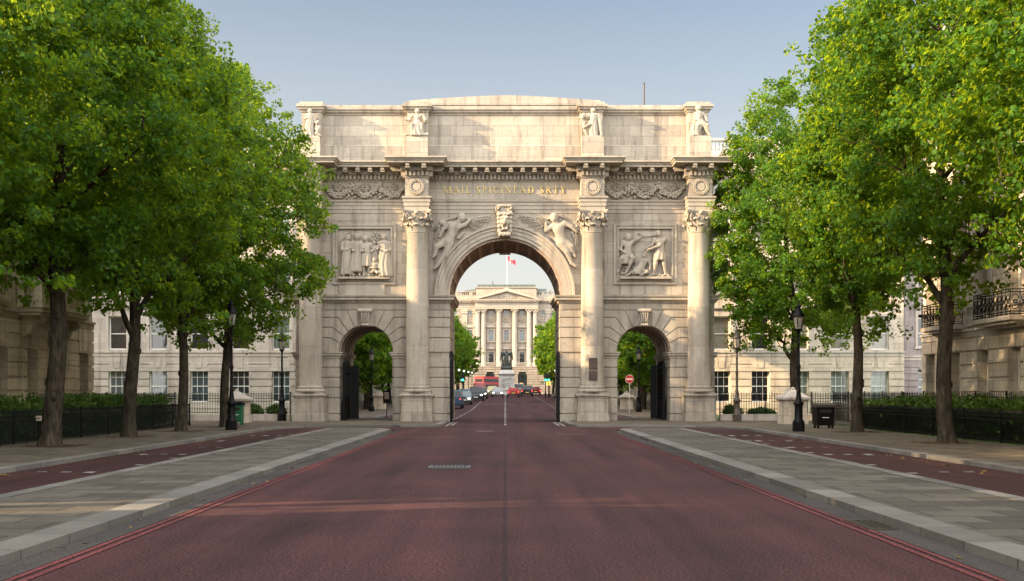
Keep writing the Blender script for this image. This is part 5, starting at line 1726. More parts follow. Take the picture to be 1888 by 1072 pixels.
        for k in (2,3,4,5,6):
            for rep in range(2):
                b = P_[k]; an2 = an+rnd.choice((-1,1))*rnd.uniform(.5,1.2); l2 = ln*rnd.uniform(.25,.45)
                e = [b+Vector((math.cos(an2)*l2*f, math.sin(an2)*l2*f, (.3+rnd.uniform(-.3,.9))*f*1.1)) for f in (0,.35,.7,1)]
                mb.tube(e, [max(.01,r0*(.5-.06*k)), .022, .016, .008], 5)
    return V, F, mb
TREES = {}
def make_tree(key, name, label, loc, rz=0.0, group=None, sc_=1.0, **kw):
    t = thing(name, label, 'tree', loc, rz, group, build_at_loc=False)
    if key not in TREES:
        V, F, mb = tree_meshes(**kw)
        c = np_mesh('crown', V, F, M['leaf'], t)
        tk = mb.build('trunk', M['bark'], t, origin=(0,0,0))
        TREES[key] = (c, tk)
    else:
        for o in TREES[key]:
            k = o.copy(); COL.objects.link(k); k.parent = t
    t.scale = (sc_, sc_, sc_)
    return t
ZP = H-.004
G1 = 'plane trees lining the near pavements'
make_tree('a', 'plane_tree', 'dark plane tree nearest on the left, thick leaning trunk in front of the balcony', (-12.7,30.5,ZP), 0.0, G1, seed=11, Ht=16.5, r=3.75, zb=5.2, trunk_r=.27, lean=(.10,0), fork=4.2, nclump=690, per=106, size=.104)
make_tree('b', 'plane_tree', 'second plane tree from the left edge, trunk forking into a V above head height', (-12.7,36.8,ZP), 0.0, G1, seed=23, Ht=16.8, r=3.85, zb=5.0, trunk_r=.23, lean=(.10,0), fork=3.6, nclump=640, per=102, size=.104)
make_tree('c', 'plane_tree', 'straight slim plane tree on the left, beside the front street lamp', (-12.5,42.0,ZP), 0.6, G1, seed=37, Ht=15.2, r=3.0, zb=4.9, trunk_r=.20, lean=(.04,0), fork=4.4, nclump=560, per=100, size=.104)
make_tree('d', 'plane_tree', 'wide plane tree whose leaves overlap the left end of the arch', (-12.15,47.0,ZP), 0.0, G1, seed=41, Ht=15.4, r=4.2, zb=4.5, trunk_r=.20, lean=(.12,0), fork=3.9, nclump=700, per=100, size=.104, skew=(.35,0), egg=.62)
make_tree('e', 'plane_tree', 'big plane tree nearest on the right, leaves covering the iron balconies', (13.15,32.3,ZP), 0.0, G1, seed=53, Ht=17.2, r=3.75, zb=5.2, trunk_r=.235, lean=(-.08,0), fork=4.3, nclump=680, per=106, size=.104)
make_tree('f', 'plane_tree', 'plane tree on the right with a knotted trunk beside the black bin', (13.35,41.0,ZP), 0.0, G1, seed=67, Ht=15.6, r=2.5, zb=4.8, trunk_r=.21, lean=(-.10,0), fork=4.4, nclump=560, per=104, size=.104)
make_tree('g', 'plane_tree', 'sunlit yellow-green plane tree behind the stone pier, right of the arch', (15.1,56.4,ZP), 0.0, G1, seed=71, Ht=17.6, r=4.6, zb=4.8, trunk_r=.24, lean=(-.05,0), fork=3.4, nclump=760, per=100, size=.112, skew=(-1.0,0), egg=.60)
# the rows go on past the viewer and shade the foreground
for k, (key, x, y) in enumerate((('b',-13.6,23.6),('a',13.6,23.2),('b',-13.0,12.4),('e',-13.2,3.0),('a',-13.0,-6),('f',-13.1,-17),('f',13.3,14.4),('b',13.2,7.0),('e',13.0,-4),('a',13.2,-15))):
    make_tree(key, 'plane_tree', ('first','first','second','third','fourth','fifth','second','third','fourth','fifth')[k]+' plane tree of the row going on past the viewer, '+('left' if x < 0 else 'right')+' pavement', (x,y,ZP), .7+k*1.1, G1)
# avenue trees beyond the arch
G2 = 'plane trees along the avenue beyond the arch'
kw = [dict(seed=81, Ht=10.6, r=3.2, zb=2.9, trunk_r=.22, fork=3.0, nclump=300, per=62, size=.19, limbs=6, seg=8),
      dict(seed=93, Ht=11.2, r=3.3, zb=2.7, trunk_r=.20, fork=2.9, nclump=300, per=62, size=.19, limbs=6, seg=8)]
i = 0
ordn = ['nearest','second','third','fourth','fifth','sixth','seventh','eighth','farthest']
for s, side in ((-1,'left'),(1,'right')):
    for k, y in enumerate((112,124,136,148,160,173,186,199,212)):
        make_tree('m%d' % (i % 2), 'avenue_tree', f'{ordn[k]} small plane tree in the row edging the {side} side of the avenue', (s*(9.4+.25*((k*3) % 2)), y, zg(y)+ZP), i*1.3, G2, 1.16+.08*((i*7) % 3)/2, **kw[i % 2]); i += 1
    for k, (x, y) in enumerate(((12.4,89),(12.2,95),(12.8,102),(12.3,109),(12.6,118),(12.4,128))):
        make_tree('m%d' % (i % 2), 'avenue_tree', f'{ordn[k]} plane tree of the inner row seen through the {side} side opening', (s*x, y, zg(y)+ZP), i*1.7, G2, .92+.06*(i % 3), **kw[i % 2]); i += 1
# tree pits
for x, y in ((-12.7,30.5),(-12.7,36.8),(-12.5,42.0),(-12.15,47.0),(13.0,32.3),(13.35,41.0),(15.1,56.4),(13.2,24.5),(-12.9,24.6)):
    m = MB(); strip(m, x-.75, x+.75, y-.75, y+.75, H+.001); kind(m.build('tree_pit_soil', M['soil']))

# ---------------------------------------------------------------- hedges, lawns, shrubs
def leaf_box(seed, n, x0, x1, y0, y1, z0, z1, size, topbump=.12):
    rs = np.random.RandomState(seed)
    C = np.stack([rs.uniform(x0,x1,n), rs.uniform(y0,y1,n), rs.uniform(z0,z1,n)],1)
    C[:,2] += (C[:,2]-z0)/(z1-z0)*topbump*(np.sin(C[:,1]*1.9)+.6*np.sin(C[:,1]*4.3+1)+rs.uniform(-.5,.9,n))
    return leaf_cloud(rs, C, np.full(n,.20), 9, size, np.tile(np.array([0,0,.6]),(n,1)))
def hedge(label, x0, x1, y0, y1, z1, seed, n, size=.10):
    t = thing('hedge', label, 'hedge', ((x0+x1)/2,(y0+y1)/2,ZP), build_at_loc=False)
    V, F = leaf_box(seed, n, x0-t.location.x, x1-t.location.x, y0-t.location.y, y1-t.location.y, .15, z1, size)
    np_mesh('foliage', V, F, M['hedge'], t)
    rnd = random.Random(seed)
    for k in range(int((y1-y0)*1.2)+4):
        x = rnd.uniform(x0,x1); y = rnd.uniform(y0,y1); mb = MB()
        mb.tube([(x,y,ZP),(x+rnd.uniform(-.2,.2),y+rnd.uniform(-.2,.2),ZP+z1*.5),(x+rnd.uniform(-.3,.3),y+rnd.uniform(-.3,.3),ZP+z1*.95)], [.025,.018,.008], 4)
        mb.build('stem', M['twig'], t, origin=tuple(t.location))
    return t
hedge('long clipped hedge of glossy leaves behind the left street railing', -16.0, -14.55, 16, 47.5, 1.20, 5, 5200)
hedge('loose leafy hedge behind the right street railing', 14.85, 16.5, 16, 43, 1.15, 6, 4600)
hedge('low bright shrub hedge in front of the right street railing corner beside the black bin', 15.0, 17.2, 43.3, 46.5, 1.05, 9, 900)
for s in (-1, 1):
    m = MB(); strip(m, min(s*14.5,s*18.4), max(s*14.5,s*18.4), 10, 48, H+.003); strip(m, min(s*11.2,s*30), max(s*11.2,s*30), 57.5, 70.9, H+.003)
    kind(m.build('lawn', M['grass']))
def bush(label, x, y, r, flat=1.0, group='round shrubs behind the railings'):
    t = thing('round_shrub', label, 'shrub', (x,y,ZP), group=group, build_at_loc=False)
    rs = np.random.RandomState(int(abs(x*10)))
    n = 150
    d = rs.normal(size=(n,3)); d /= np.linalg.norm(d,axis=1)[:,None]; d[:,2] = np.abs(d[:,2])*1.0-.15
    C = d*r*np.array([1,1,flat])*rs.uniform(.7,1,n)[:,None]+np.array([0,0,r*.5*flat+.1])
    V, F = leaf_cloud(rs, C, np.full(n,.16), 14, .085, d)
    np_mesh('foliage', V, F, M['hedge'], t)
    mb = MB(); mb.tube([(0,0,0),(0,0,r*.9)], [.05,.03], 6); mb.build('stem', M['twig'], t, origin=(0,0,0))
bush('round dark shrub behind the left railing, farther from the arch', bx_at(466,60), 60, .52)
bush('round dark shrub behind the left railing, close to the arch', bx_at(509,60), 60, .50)
bush('round dark shrub behind the right railing, close to the arch', bx_at(1350,60), 60, .50)
bush('low spreading shrub on the lawn behind the right railing', bx_at(1404,61), 61, .80, .45)
# ---------------------------------------------------------------- street furniture
def lamp_post(name, label, loc, Ht, mat, group='lantern street lamps', lit=False):
    t = thing(name, label, 'street lamp', loc, 0, group, build_at_loc=False)
    k = Ht/5.15
    m = MB()
    m.prism_z([(.29*math.cos(a),.29*math.sin(a)) for a in np.linspace(PI/8, 2*PI+PI/8, 9)[:-1]], 0, .34)
    m.lathe([(.27,.34),(.27,.40),(.20,.46),(.185,.9),(.20,1.0),(.25,1.04),(.25,1.10),(.16,1.16),(.13,1.3),(.10,1.5),(.115,1.56),(.085,1.62),(.075,2.4),(.10,2.46),(.10,2.54),(.068,2.6),(.058,3.5*k),(.085,3.56*k),(.055,3.62*k),(.05,4.0*k),(.09,4.05*k),(.12,4.12*k)], 0, 0, 14)
    for a in range(8):
        an = a*PI/4
        m.box(.17*math.cos(an)-.02, .17*math.cos(an)+.02, .17*math.sin(an)-.02, .17*math.sin(an)+.02, .46, .92)
    post = m.build('post', mat, t, origin=(0,0,0))
    m = MB(); m.tube([(-.34,0,3.72*k),(.34,0,3.72*k)], .016, 6); m.ball((-.35,0,3.72*k),.03,6,4); m.ball((.35,0,3.72*k),.03,6,4)
    m.build('ladder_bar', mat, post)
    z0 = 4.12*k; zl = z0+.52; h = MB()
    r0, r1 = .14, .245
    g = MB(); g.lathe([(r0,z0+.04),(r1,zl)], 0, 0, 6, smooth=False, cap=False)
    lan = g.build('lantern', M['lantern'], t, origin=(0,0,0))
    for a in range(6):
        an = a*PI/3
        h.tube([(r0*1.03*math.cos(an),r0*1.03*math.sin(an),z0),(r1*1.03*math.cos(an),r1*1.03*math.sin(an),zl)], .014, 4)
    h.lathe([(.10,z0-.02),(r0+.03,z0),(r0+.03,z0+.045)], 0, 0, 12)
    h.build('frame', mat, lan, origin=(0,0,0))
    c = MB(); c.lathe([(r1+.05,zl-.01),(r1+.06,zl+.04),(.23,zl+.13),(.15,zl+.26),(.11,zl+.28),(.11,zl+.36),(.13,zl+.38),(.07,zl+.44),(.03,zl+.5),(.045,zl+.54),(.0,zl+.60)], 0, 0, 12)
    c.build('cap', mat, lan, origin=(0,0,0))
    t.scale = (.80,.80,1.0)
    b = MB(); b.lathe([(.02,z0+.05),(.05,z0+.2),(.055,z0+.3),(.02,z0+.38)], 0, 0, 8); b.build('mantle', M['bulb'] if lit else M['white'], lan, origin=(0,0,0))
    return t
lamp_post('street_lamp', 'tall black lantern lamp on the left pavement beside the green bin', (-10.9,43.2,ZP), 5.15, M['iron'])
lamp_post('street_lamp', 'smaller black lantern lamp half hidden by leaves, at the left foot of the arch', (-11.65,56.6,ZP), 4.6, M['iron'])
lamp_post('street_lamp', 'black lantern lamp in front of the stone pier and sunlit tree', (11.25,41.6,ZP), 4.85, M['iron'])
lamp_post('street_lamp', 'slender brown lamp post by the railing, at the right foot of the arch', (11.75,55.0,ZP), 4.65, M['iron_brown'])
lamp_post('street_lamp', 'dark lamp seen through the left side opening of the arch', (-10.35,84,ZP), 4.9, M['iron'])
lamp_post('street_lamp', 'dark lantern lamp seen through the right side opening behind the no entry sign', (10.1,82,ZP), 4.9, M['iron'])
# globe lamps down the avenue
gl = None
for s, side in ((-1,'left'),(1,'right')):
    for k, y in enumerate((118,134,150,168,186)):
        lab = f'{ordn[k]} lit globe lamp along the {side} kerb of the avenue'
        loc = (s*6.9 if s > 0 else -5.7, y, zg(y)+(.0 if s < 0 else ZP))
        if gl is None:
            gl = thing('globe_lamp', lab, 'street lamp', loc, 0, 'globe lamps down the avenue', build_at_loc=False)
            m = MB(); m.lathe([(.16,0),(.16,.3),(.09,.4),(.06,.6),(.045,3.6),(.09,3.7)],0,0,8); m.build('post', M['iron'], gl, origin=(0,0,0))
            m = MB(); m.ball((0,0,3.85),.13,10,8); m.build('globe', M['bulb'], gl, origin=(0,0,0))
        else: dup(gl, loc, 0, lab)
def railing(label, pts, z0, Ht, pitch, posts=2.4, mat=None, wall=0.0, panel=True, wallmat=None, r=.0085, rail2=True):
    t = thing('iron_railing', label, 'railing', (pts[0][0],pts[0][1],z0))
    b = MB(); rl = MB(); wl = MB()
    zb = z0+wall
    for (xa,ya),(xb,yb) in zip(pts, pts[1:]):
        ln = math.hypot(xb-xa, yb-ya); d = ((xb-xa)/ln, (yb-ya)/ln); nrm_ = (-d[1]*.02, d[0]*.02)
        n = int(ln/pitch)
        for i in range(n):
            x, y = xa+d[0]*(i+.5)*ln/n, ya+d[1]*(i+.5)*ln/n
            b.tube([(x,y,zb+.02),(x,y,z0+Ht-.10)], r, 4, False, False)
            b.add([(x-.02,y,z0+Ht-.12),(x,y-.02,z0+Ht-.12),(x+.02,y,z0+Ht-.12),(x,y+.02,z0+Ht-.12),(x,y,z0+Ht)], [(0,1,4),(1,2,4),(2,3,4),(3,0,4)])
        for zz in ((zb+.10, z0+Ht-.22) + ((z0+Ht-.34,) if rail2 else ())):
            V = [(x+sx*nrm_[0], y+sx*nrm_[1], z) for z in (zz-.018,zz+.018) for (x,y) in ((xa,ya),(xb,yb)) for sx in (-1,1)]
            rl.add(V, [(0,1,3,2),(4,6,7,5),(0,4,5,1),(2,3,7,6),(0,2,6,4),(1,5,7,3)])
        m = max(1, int(ln/posts))
        for i in range(m+1):
            x, y = xa+d[0]*i*ln/m, ya+d[1]*i*ln/m
            po = MB(); po.box(x-.024, x+.024, y-.024, y+.024, zb, z0+Ht-.06); po.ball((x,y,z0+Ht-.03),.04,6,5); po.build('post', mat or M['iron'], t)
        if wall:
            V = [(x+sx*nrm_[0]*8, y+sx*nrm_[1]*8, z) for z in (z0-.05,zb) for (x,y) in ((xa,ya),(xb,yb)) for sx in (-1,1)]
            wl.add(V, [(0,1,3,2),(4,6,7,5),(0,4,5,1),(2,3,7,6),(0,2,6,4),(1,5,7,3)])
    mt = mat or M['iron']
    b.build('bars', mt, t); rl.build('rail', mt, t)
    if wall: wl.build('dwarf_wall', wallmat or M['trim'], t)
    return t
railing('black street railing with dense bars in front of the left hedge', [(-14.3,14),(-14.25,49.0)], ZP, 1.02, .075, r=.0105)
railing('black street railing with dense bars in front of the right hedge', [(14.6,14),(14.7,45.0)], ZP, 1.02, .075, r=.0105)
railing('tall spiked railing on a dwarf wall, from the left pier to the arch', [(-23,57.4),(-11.35,57.4)], ZP, 1.52, .135, wall=.34, r=.015)
railing('tall spiked railing on a dwarf wall, from the arch to the right houses', [(11.35,57.4),(23.5,57.4)], ZP, 1.52, .135, wall=.34, r=.015)
railing('tall spiked railing before the sunlit house at the right edge', [(17.3,57.2),(17.3,30)], ZP, 1.55, .14, mat=M['iron'], r=.015)
railing('tall spiked railing before the buff house at the left edge', [(-17.4,57.2),(-17.4,40)], ZP, 1.50, .14, r=.015)
# golden gate panel and stone piers
def pier(label, x, y, w, h, rz=0.0, mat=None):
    t = thing('stone_pier', label, 'pier', (x,y,ZP), rz, 'stone gate piers', build_at_loc=False)
    m = MB(); a = w/2
    m.box(-a-.04,a+.04,-a-.04,a+.04,0,.16); m.box(-a,a,-a,a,.162,h-.42)
    for sx in (-1,1):
        m.box(sx*(a-.1)-.06, sx*(a-.1)+.06, -a-.02, -a+.1, .2, h-.5)
    m.build('shaft', mat or M['facade_r'], t, origin=(0,0,0))
    m = MB(); m.frustum(0,0,h-.42,h-.34,a,a,a+.13,a+.13); m.frustum(0,0,h-.338,h-.24,a+.13,a+.13,a+.13,a+.13); m.frustum(0,0,h-.238,h+.12,a+.12,a+.12,.10,.10)
    m.ball((0,0,h+.14),.11,10,7)
    m.build('cap', M['trim'], t, origin=(0,0,0))
    return t
pier('stone pier with pyramid cap behind the green bin, left', bx_at(428,52.5), 53.4, 1.1, 1.42)
pier('sunlit stone pier with pyramid cap behind the lamp, right', bx_at(1466,51), 51.4, 1.08, 1.50)
pier('stone pier with sloped cap behind trees in the left side opening', bx_at(700,95), 95, 1.05, 1.45)
pier('stone pier half hidden by the pole in the right side opening', bx_at(1158,92), 93, 1.0, 1.35)
railing('short gilded iron railing beside the sunlit pier on the right', [(14.45,51.0),(14.75,45.2)], ZP, 1.05, .10, mat=M['iron_brown'])
def bin_(label, x, y, w, d, h, body, lid, rz=0.0):
    t = thing('litter_bin', label, 'bin', (x,y,ZP), rz, 'litter bins', build_at_loc=False)
    m = MB(); m.frustum(0,0,.12,h-.12,w/2*.88,d/2*.88,w/2*.97,d/2*.97)
    for sx in (-1,1):
        for sy in (-1,1): m.box(sx*w*.38-.04, sx*w*.38+.04, sy*d*.38-.04, sy*d*.38+.04, 0, .12)
    m.box(-w*.40,w*.40,-d/2*.99-.01,-d/2*.93,h*.22,h*.30); 
    b = m.build('body', body, t, origin=(0,0,0))
    m = MB(); m.frustum(0,0,h-.118,h-.03,w/2+.03,d/2+.03,w/2+.03,d/2+.03); m.frustum(0,0,h-.028,h+.05,w/2+.02,d/2+.02,w/2*.8,d/2*.75)
    m.build('lid', lid, t, origin=(0,0,0))
    m = MB(); m.box(-w*.30,w*.30,-d/2-.005,-d/2*.9,h*.66,h*.78); m.build('slot', M['rubber'], t, origin=(0,0,0))
    m = MB(); m.box(-w*.17,w*.17,-d/2-.012,-d/2*.9,h*.44,h*.465); m.build('label_plate', M['white'], t, origin=(0,0,0))
    return t
bin_('green litter bin behind the tall left lamp', bx_at(437,50), 50.2, .46, .46, 1.02, M['green_bin'], M['iron'])
bin_('wide black bin standing between the right lamp and a tree', bx_at(1521,45), 45.2, .78, .62, 1.0, M['iron'], M['iron_brown'])
# notices on the left railing
for lab, x, y, z, c, w in (('small buff notice low on the left street railing, nearest tree', -14.2, 33.0, .72, 'paper', .10), ('small pink notice on the left street railing between trees', -14.15, 47.8, .62, 'pink', .14)):
    t = thing('notice', lab, 'notice', (x,y,ZP), 0, 'notices on the left railing', build_at_loc=False)
    m = MB(); m.box(-w,w,-.015,.0,z-w*.9,z+w*.7); m.build('board', M[c], t, origin=(0,0,0))
    m = MB(); m.box(-.015,.015,0,.03,0,z); m.build('stake', M['iron'], t, origin=(0,0,0))
    if c == 'paper':
        m = MB(); m.box(-w*.6,w*.6,-.02,-.0152,z-.02,z+.0); m.build('mark', M['rubber'], t, origin=(0,0,0))
# no entry sign
t = thing('no_entry_sign', 'round red no entry sign with white bar, in the right side opening', 'road sign', (bx_at(1160.7,80), 80, ZP), build_at_loc=False)
m = MB(); m.tube([(0,.03,0),(0,.03,2.75)], .035, 8); m.build('pole', M['pole'], t, origin=(0,0,0))
def disc(r, y0, y1, z): return [(r*math.cos(a), z+r*math.sin(a)) for a in np.linspace(0,2*PI,33)[:-1]]
m = MB(); m.prism_y(disc(.315,0,0,2.46)[::-1], -.012, .0); di = m.build('disc', M['white'], t, origin=(0,0,0))
m = MB(); m.prism_y(disc(.292,0,0,2.46)[::-1], -.016, -.0121); m.build('red_face', M['red'], di, origin=(0,0,0))
m = MB(); m.box(-.225,.225,-.020,-.0161,2.405,2.515); m.build('white_bar', M['white'], di, origin=(0,0,0))
# framed board
t = thing('notice_board', 'black framed notice board on a thin post inside the left side opening', 'notice board', (bx_at(713,63.5), 63.5, ZP), build_at_loc=False)
m = MB(); m.tube([(0,.02,0),(0,.02,1.6)], .03, 8); m.build('post', M['iron'], t, origin=(0,0,0))
m = MB(); m.box(-.21,.21,-.02,.015,.84,1.60); bo = m.build('board', M['iron'], t, origin=(0,0,0))
m = MB(); m.box(-.13,.13,-.026,-.0202,1.10,1.50); m.build('poster', M['paper'], bo, origin=(0,0,0))
# traffic signals
for lab, x, y in (('traffic signal showing green, on the left of the avenue', -5.85, 151), ('traffic signal showing green, on the right of the avenue', 5.65, 151.5), ('second green traffic signal close to the left one', -6.2, 156), ('second green traffic signal close to the right one', 6.1, 152)):
    t = thing('traffic_light', lab, 'traffic light', (x,y,zg(y)), 0, 'traffic signals on the avenue', build_at_loc=False)
    m = MB(); m.tube([(0,.1,0),(0,.1,3.6)], .06, 8); m.build('post', M['iron'], t, origin=(0,0,0))
    m = MB(); m.box(-.2,.2,-.12,.08,2.4,3.55); hd = m.build('signal_head', M['rubber'], t, origin=(0,0,0))
    m = MB()
    for z, nm, mt in ((2.62,'green_lens','green_light'),(2.97,'amber_lens','iron_brown'),(3.32,'red_lens','iron_brown')):
        m = MB(); m.prism_y([(.13*math.cos(a), z+.13*math.sin(a)) for a in np.linspace(0,2*PI,15)[:-1]][::-1], -.14, -.119); m.build(nm, M[mt], hd, origin=(0,0,0))
t = thing('illuminated_sign', 'small glowing orange sign on a post at the right kerb of the avenue', 'sign', (6.45,162,zg(162)+ZP), build_at_loc=False)
m = MB(); m.tube([(0,.05,0),(0,.05,2.2)], .05, 6); m.build('post', M['iron'], t, origin=(0,0,0))
m = MB(); m.box(-.28,.28,-.06,.04,1.75,2.35); m.build('lit_box', M['orange_light'], t, origin=(0,0,0))
# bollards by the right pavement of the avenue
bo = None
for k in range(7):
    y = 128+7*k; lab = f'{ordn[k]} black bollard along the right kerb of the avenue'
    loc = (7.95+.0*k, y, zg(y)+ZP)
    if bo is None:
        bo = thing('bollard', lab, 'bollard', loc, 0, 'bollards along the right kerb', build_at_loc=False)
        m = MB(); m.lathe([(.13,0),(.13,.15),(.09,.22),(.08,.85),(.11,.9),(.10,1.0),(.0,1.06)],0,0,10); m.build('post', M['iron'], bo, origin=(0,0,0))
        m = MB(); m.lathe([(.085,.70),(.085,.78)],0,0,10,cap=False); m.v = [(x*1.04,y_*1.04,z) for x,y_,z in m.v]; m.build('band', M['white'], bo, origin=(0,0,0))
    else: dup(bo, loc, 0, lab)

# ---------------------------------------------------------------- monument
YM = 190.0
t = thing('monument', 'grey stone monument topped by a dark bronze winged group, in front of the palace', 'monument', (.25,YM,zg(YM)), build_at_loc=False)
m = MB()
for i in range(5): a = 2.3-.22*i; m.box(-a,a,-a,a,.0+.16*i,.16*(i+1)-.002)
m.build('steps', M['granite'], t, origin=(0,0,0))
m = MB(); m.frustum(0,0,.8,1.1,1.5,1.5,1.42,1.42); m.frustum(0,0,1.102,3.35,1.38,1.38,1.30,1.30); m.frustum(0,0,3.352,3.6,1.32,1.32,1.62,1.62); m.frustum(0,0,3.602,3.75,1.62,1.62,1.6,1.6); m.frustum(0,0,3.752,4.35,1.4,1.4,.95,.95)
pe = m.build('pedestal', M['granite'], t, origin=(0,0,0))
m = MB(); rnd = random.Random(9)
for k in range(34): m.ball((rnd.uniform(-.7,.7), -1.36, 1.5+rnd.uniform(0,1.3)), (rnd.uniform(.08,.2),.10,rnd.uniform(.08,.2)), 6, 4)
frame_ring(m, -.85, .85, 1.35, 2.95, .07, -1.42, -1.28)
m.build('carved_panel', M['granite'], pe, origin=(0,0,0))
def mon(P):
    d = figure_fn(dict(haL=(-.24,-.05,.98), elL=(-.19,-.02,.82), haR=(.28,0,1.0), elR=(.20,0,.84)), ((0,0,.7),(0,0,.05),.10,.17,9,.02), wings=0, hair=.015)(P-np.array([0,0,.30]))
    for sx in (-1,1):
        w = sd_cap(P, (sx*.06,.10,1.02),(sx*.34,.16,1.20),.07,.05)
        w = smin(w, sd_cap(P, (sx*.34,.16,1.20),(sx*.44,.18,.66),.07,.03), .05)
        w = smin(w, sd_cap(P, (sx*.25,.15,1.08),(sx*.33,.16,.66),.07,.03), .05)
        d = smin(d, w+.01*np.sin(50*P[...,2]+30*P[...,0]), .03)
        d = smin(d, sd_cap(P, (sx*.30,-.1,.05),(sx*.26,-.1,.55),.09,.07), .04)
        d = smin(d, sd_ell(P, (sx*.26,-.12,.66),(.06,.07,.07)), .03)
    d = smin(d, sd_cap(P, (0,0,1.25),(.0,0,1.46),.02,.02), .02)
    d = smin(d, sd_ell(P, (0,0,.12),(.42,.32,.18)), .05)
    return d
put('bronze_group', mon, (-.55,-.4,-.05), (.55,.42,1.5), .026, aff(2.55, (0,0,4.35)), M['bronze'], t)

# ---------------------------------------------------------------- vehicles
CARP = {}
def car(label, cat, loc, front, col, W=1.82, Ht=1.5, Ln=4.3, shape='hatch', lit=True, name='parked_car', group='cars on the avenue', rzj=0.0):
    """local: nose towards -y when front is True (faces the viewer)"""
    t = thing(name, label, cat, loc, (0.0 if front else PI)+rzj, group, build_at_loc=False)
    pt = car_paint(name+'_paint', col)
    hw_ = W/2
    if shape == 'van': pr = [(-.5,.62,.70),(-.47,.80,.92),(-.36,.98,1.0),(-.24,1.0,1.0),(-.12,Ht*.97,.86),(.30,Ht,.86),(.47,Ht*.97,.86),(.5,Ht*.62,.95)]
    elif shape == 'suv': pr = [(-.5,.70,.86),(-.47,.92,.95),(-.26,1.04,1.0),(-.22,1.06,1.0),(-.10,Ht*.96,.80),(.22,Ht,.80),(.42,Ht*.97,.80),(.49,Ht*.62,.94)]
    else: pr = [(-.5,.58,.84),(-.47,.74,.93),(-.27,.90,1.0),(-.22,.92,1.0),(-.06,Ht*.95,.74),(.14,Ht,.74),(.34,Ht*.95,.74),(.49,Ht*.64,.92)]
    belt = .95 if shape != 'hatch' else .86
    V = []; F = []
    for yn, z, wk in pr:
        y = yn*Ln; a = hw_*(.97 if abs(yn) < .48 else .88); tw = hw_*wk if z > belt else a*wk
        zb_ = min(z, belt)
        V += [(-a*.92,y,.26),(-a,y,.40),(-a,y,zb_*.98),(-tw*.99,y,z-.04),(-tw*.80,y,z),(tw*.80,y,z),(tw*.99,y,z-.04),(a,y,zb_*.98),(a,y,.40),(a*.92,y,.26)]
    n = 10
    for i in range(len(pr)-1):
        for k in range(n):
            F.append((i*n+k, (i+1)*n+k, (i+1)*n+(k+1)%n, i*n+(k+1)%n))
    F.append(tuple(range(n))); F.append(tuple(range(len(pr)*n-1, len(pr)*n-n-1, -1)))
    m = MB(); m.add(V, F, False); body = m.build('body', pt, t, origin=(0,0,0))
    # glazing just proud of the shell
    def lerp_station(i, j, f): return [tuple(V[i*n+k][q]*(1-f)+V[j*n+k][q]*f for q in range(3)) for k in range(n)]
    g = MB()
    a, b = lerp_station(3,4,.10), lerp_station(3,4,.92)
    dv = .012
    g.quad(*[(x*.90,y-dv,z+dv) for x,y,z in (a[3],a[6],b[6],b[3])])
    a, b = lerp_station(6,7,.08), lerp_station(6,7,.80 if shape != 'van' else .95)
    g.quad(*[(x*.90,y+dv,z+dv) for x,y,z in (a[3],a[6],b[6],b[3])])
    for s in (-1,1):
        k3, k2 = (3,2) if s < 0 else (6,7)
        for i, j, f0, f1 in ((4,5,.0,.95),(5,6,.05,.9)):
            a, b = lerp_station(i,j,f0), lerp_station(i,j,f1)
            def mid(p, q, f): return tuple(p[c]*(1-f)+q[c]*f+(s*dv if c == 0 else 0) for c in range(3))
            g.quad(mid(a[k2],a[k3],.1), mid(b[k2],b[k3],.1), mid(b[k2],b[k3],.92), mid(a[k2],a[k3],.92))
    g.build('windows', M['car_glass'], t, origin=(0,0,0))
    for s in (-1,1):
        for yw in (-.31*Ln, .29*Ln):
            w = MB(); r = .33
            for r_, x0, x1 in ((r, hw_*.99-.2, hw_*.99+.01),):
                ring = [(r_*math.cos(q), r_*math.sin(q)) for q in np.linspace(0,2*PI,19)[:-1]]
                VV = [(s*x0,yw+u,r+v) for u,v in ring]+[(s*x1,yw+u,r+v) for u,v in ring]
                k = len(ring)
                w.add(VV, [tuple(range(k)), tuple(range(2*k-1,k-1,-1))]+[(i,(i+1)%k,(i+1)%k+k,i+k) for i in range(k)])
            wo = w.build('wheel', M['rubber'], t, origin=(0,0,0))
            w = MB(); ring = [(.21*math.cos(q), .21*math.sin(q)) for q in np.linspace(0,2*PI,15)[:-1]]
            w.add([(s*(hw_*.99+.014),yw+u,r+v) for u,v in ring], [tuple(range(14))]); w.build('rim', M['steel'], wo, origin=(0,0,0))
    fz = .62 if shape == 'hatch' else .74
    for s in (-1,1):
        l = MB(); l.ball((s*hw_*.68,-Ln*.485,fz),(.17,.10,.10),8,6); l.build('headlight', M['head_light'] if lit else M['white'], t, origin=(0,0,0))
        l = MB(); l.ball((s*hw_*.80,Ln*.485,fz+.14),(.11,.09,.15),8,6); l.build('taillight', M['tail_light'], t, origin=(0,0,0))
        l = MB(); l.ball((s*(hw_+.10),-Ln*.18,belt+.08),(.12,.07,.08),8,6); l.build('mirror', pt, t, origin=(0,0,0))
    l = MB(); l.box(-.26,.26,-Ln*.5-.03,-Ln*.49,.42,.54); l.build('front_plate', M['plate_w'], t, origin=(0,0,0))
    l = MB(); l.box(-.26,.26,Ln*.49,Ln*.5+.03,.55,.67); l.build('rear_plate', M['plate_y'], t, origin=(0,0,0))
    l = MB(); l.box(-hw_*.5,hw_*.5,-Ln*.5-.015,-Ln*.49,.56,.68); l.build('grille', M['rubber'], t, origin=(0,0,0))
    l = MB(); l.box(-hw_*.9,hw_*.9,Ln*.485,Ln*.5+.015,.30,.44); l.build('bumper', M['rubber'], t, origin=(0,0,0)); l = MB(); l.box(-hw_*.9,hw_*.9,-Ln*.5-.015,-Ln*.485,.28,.40); l.build('bumper', M['rubber'], t, origin=(0,0,0))
    return t
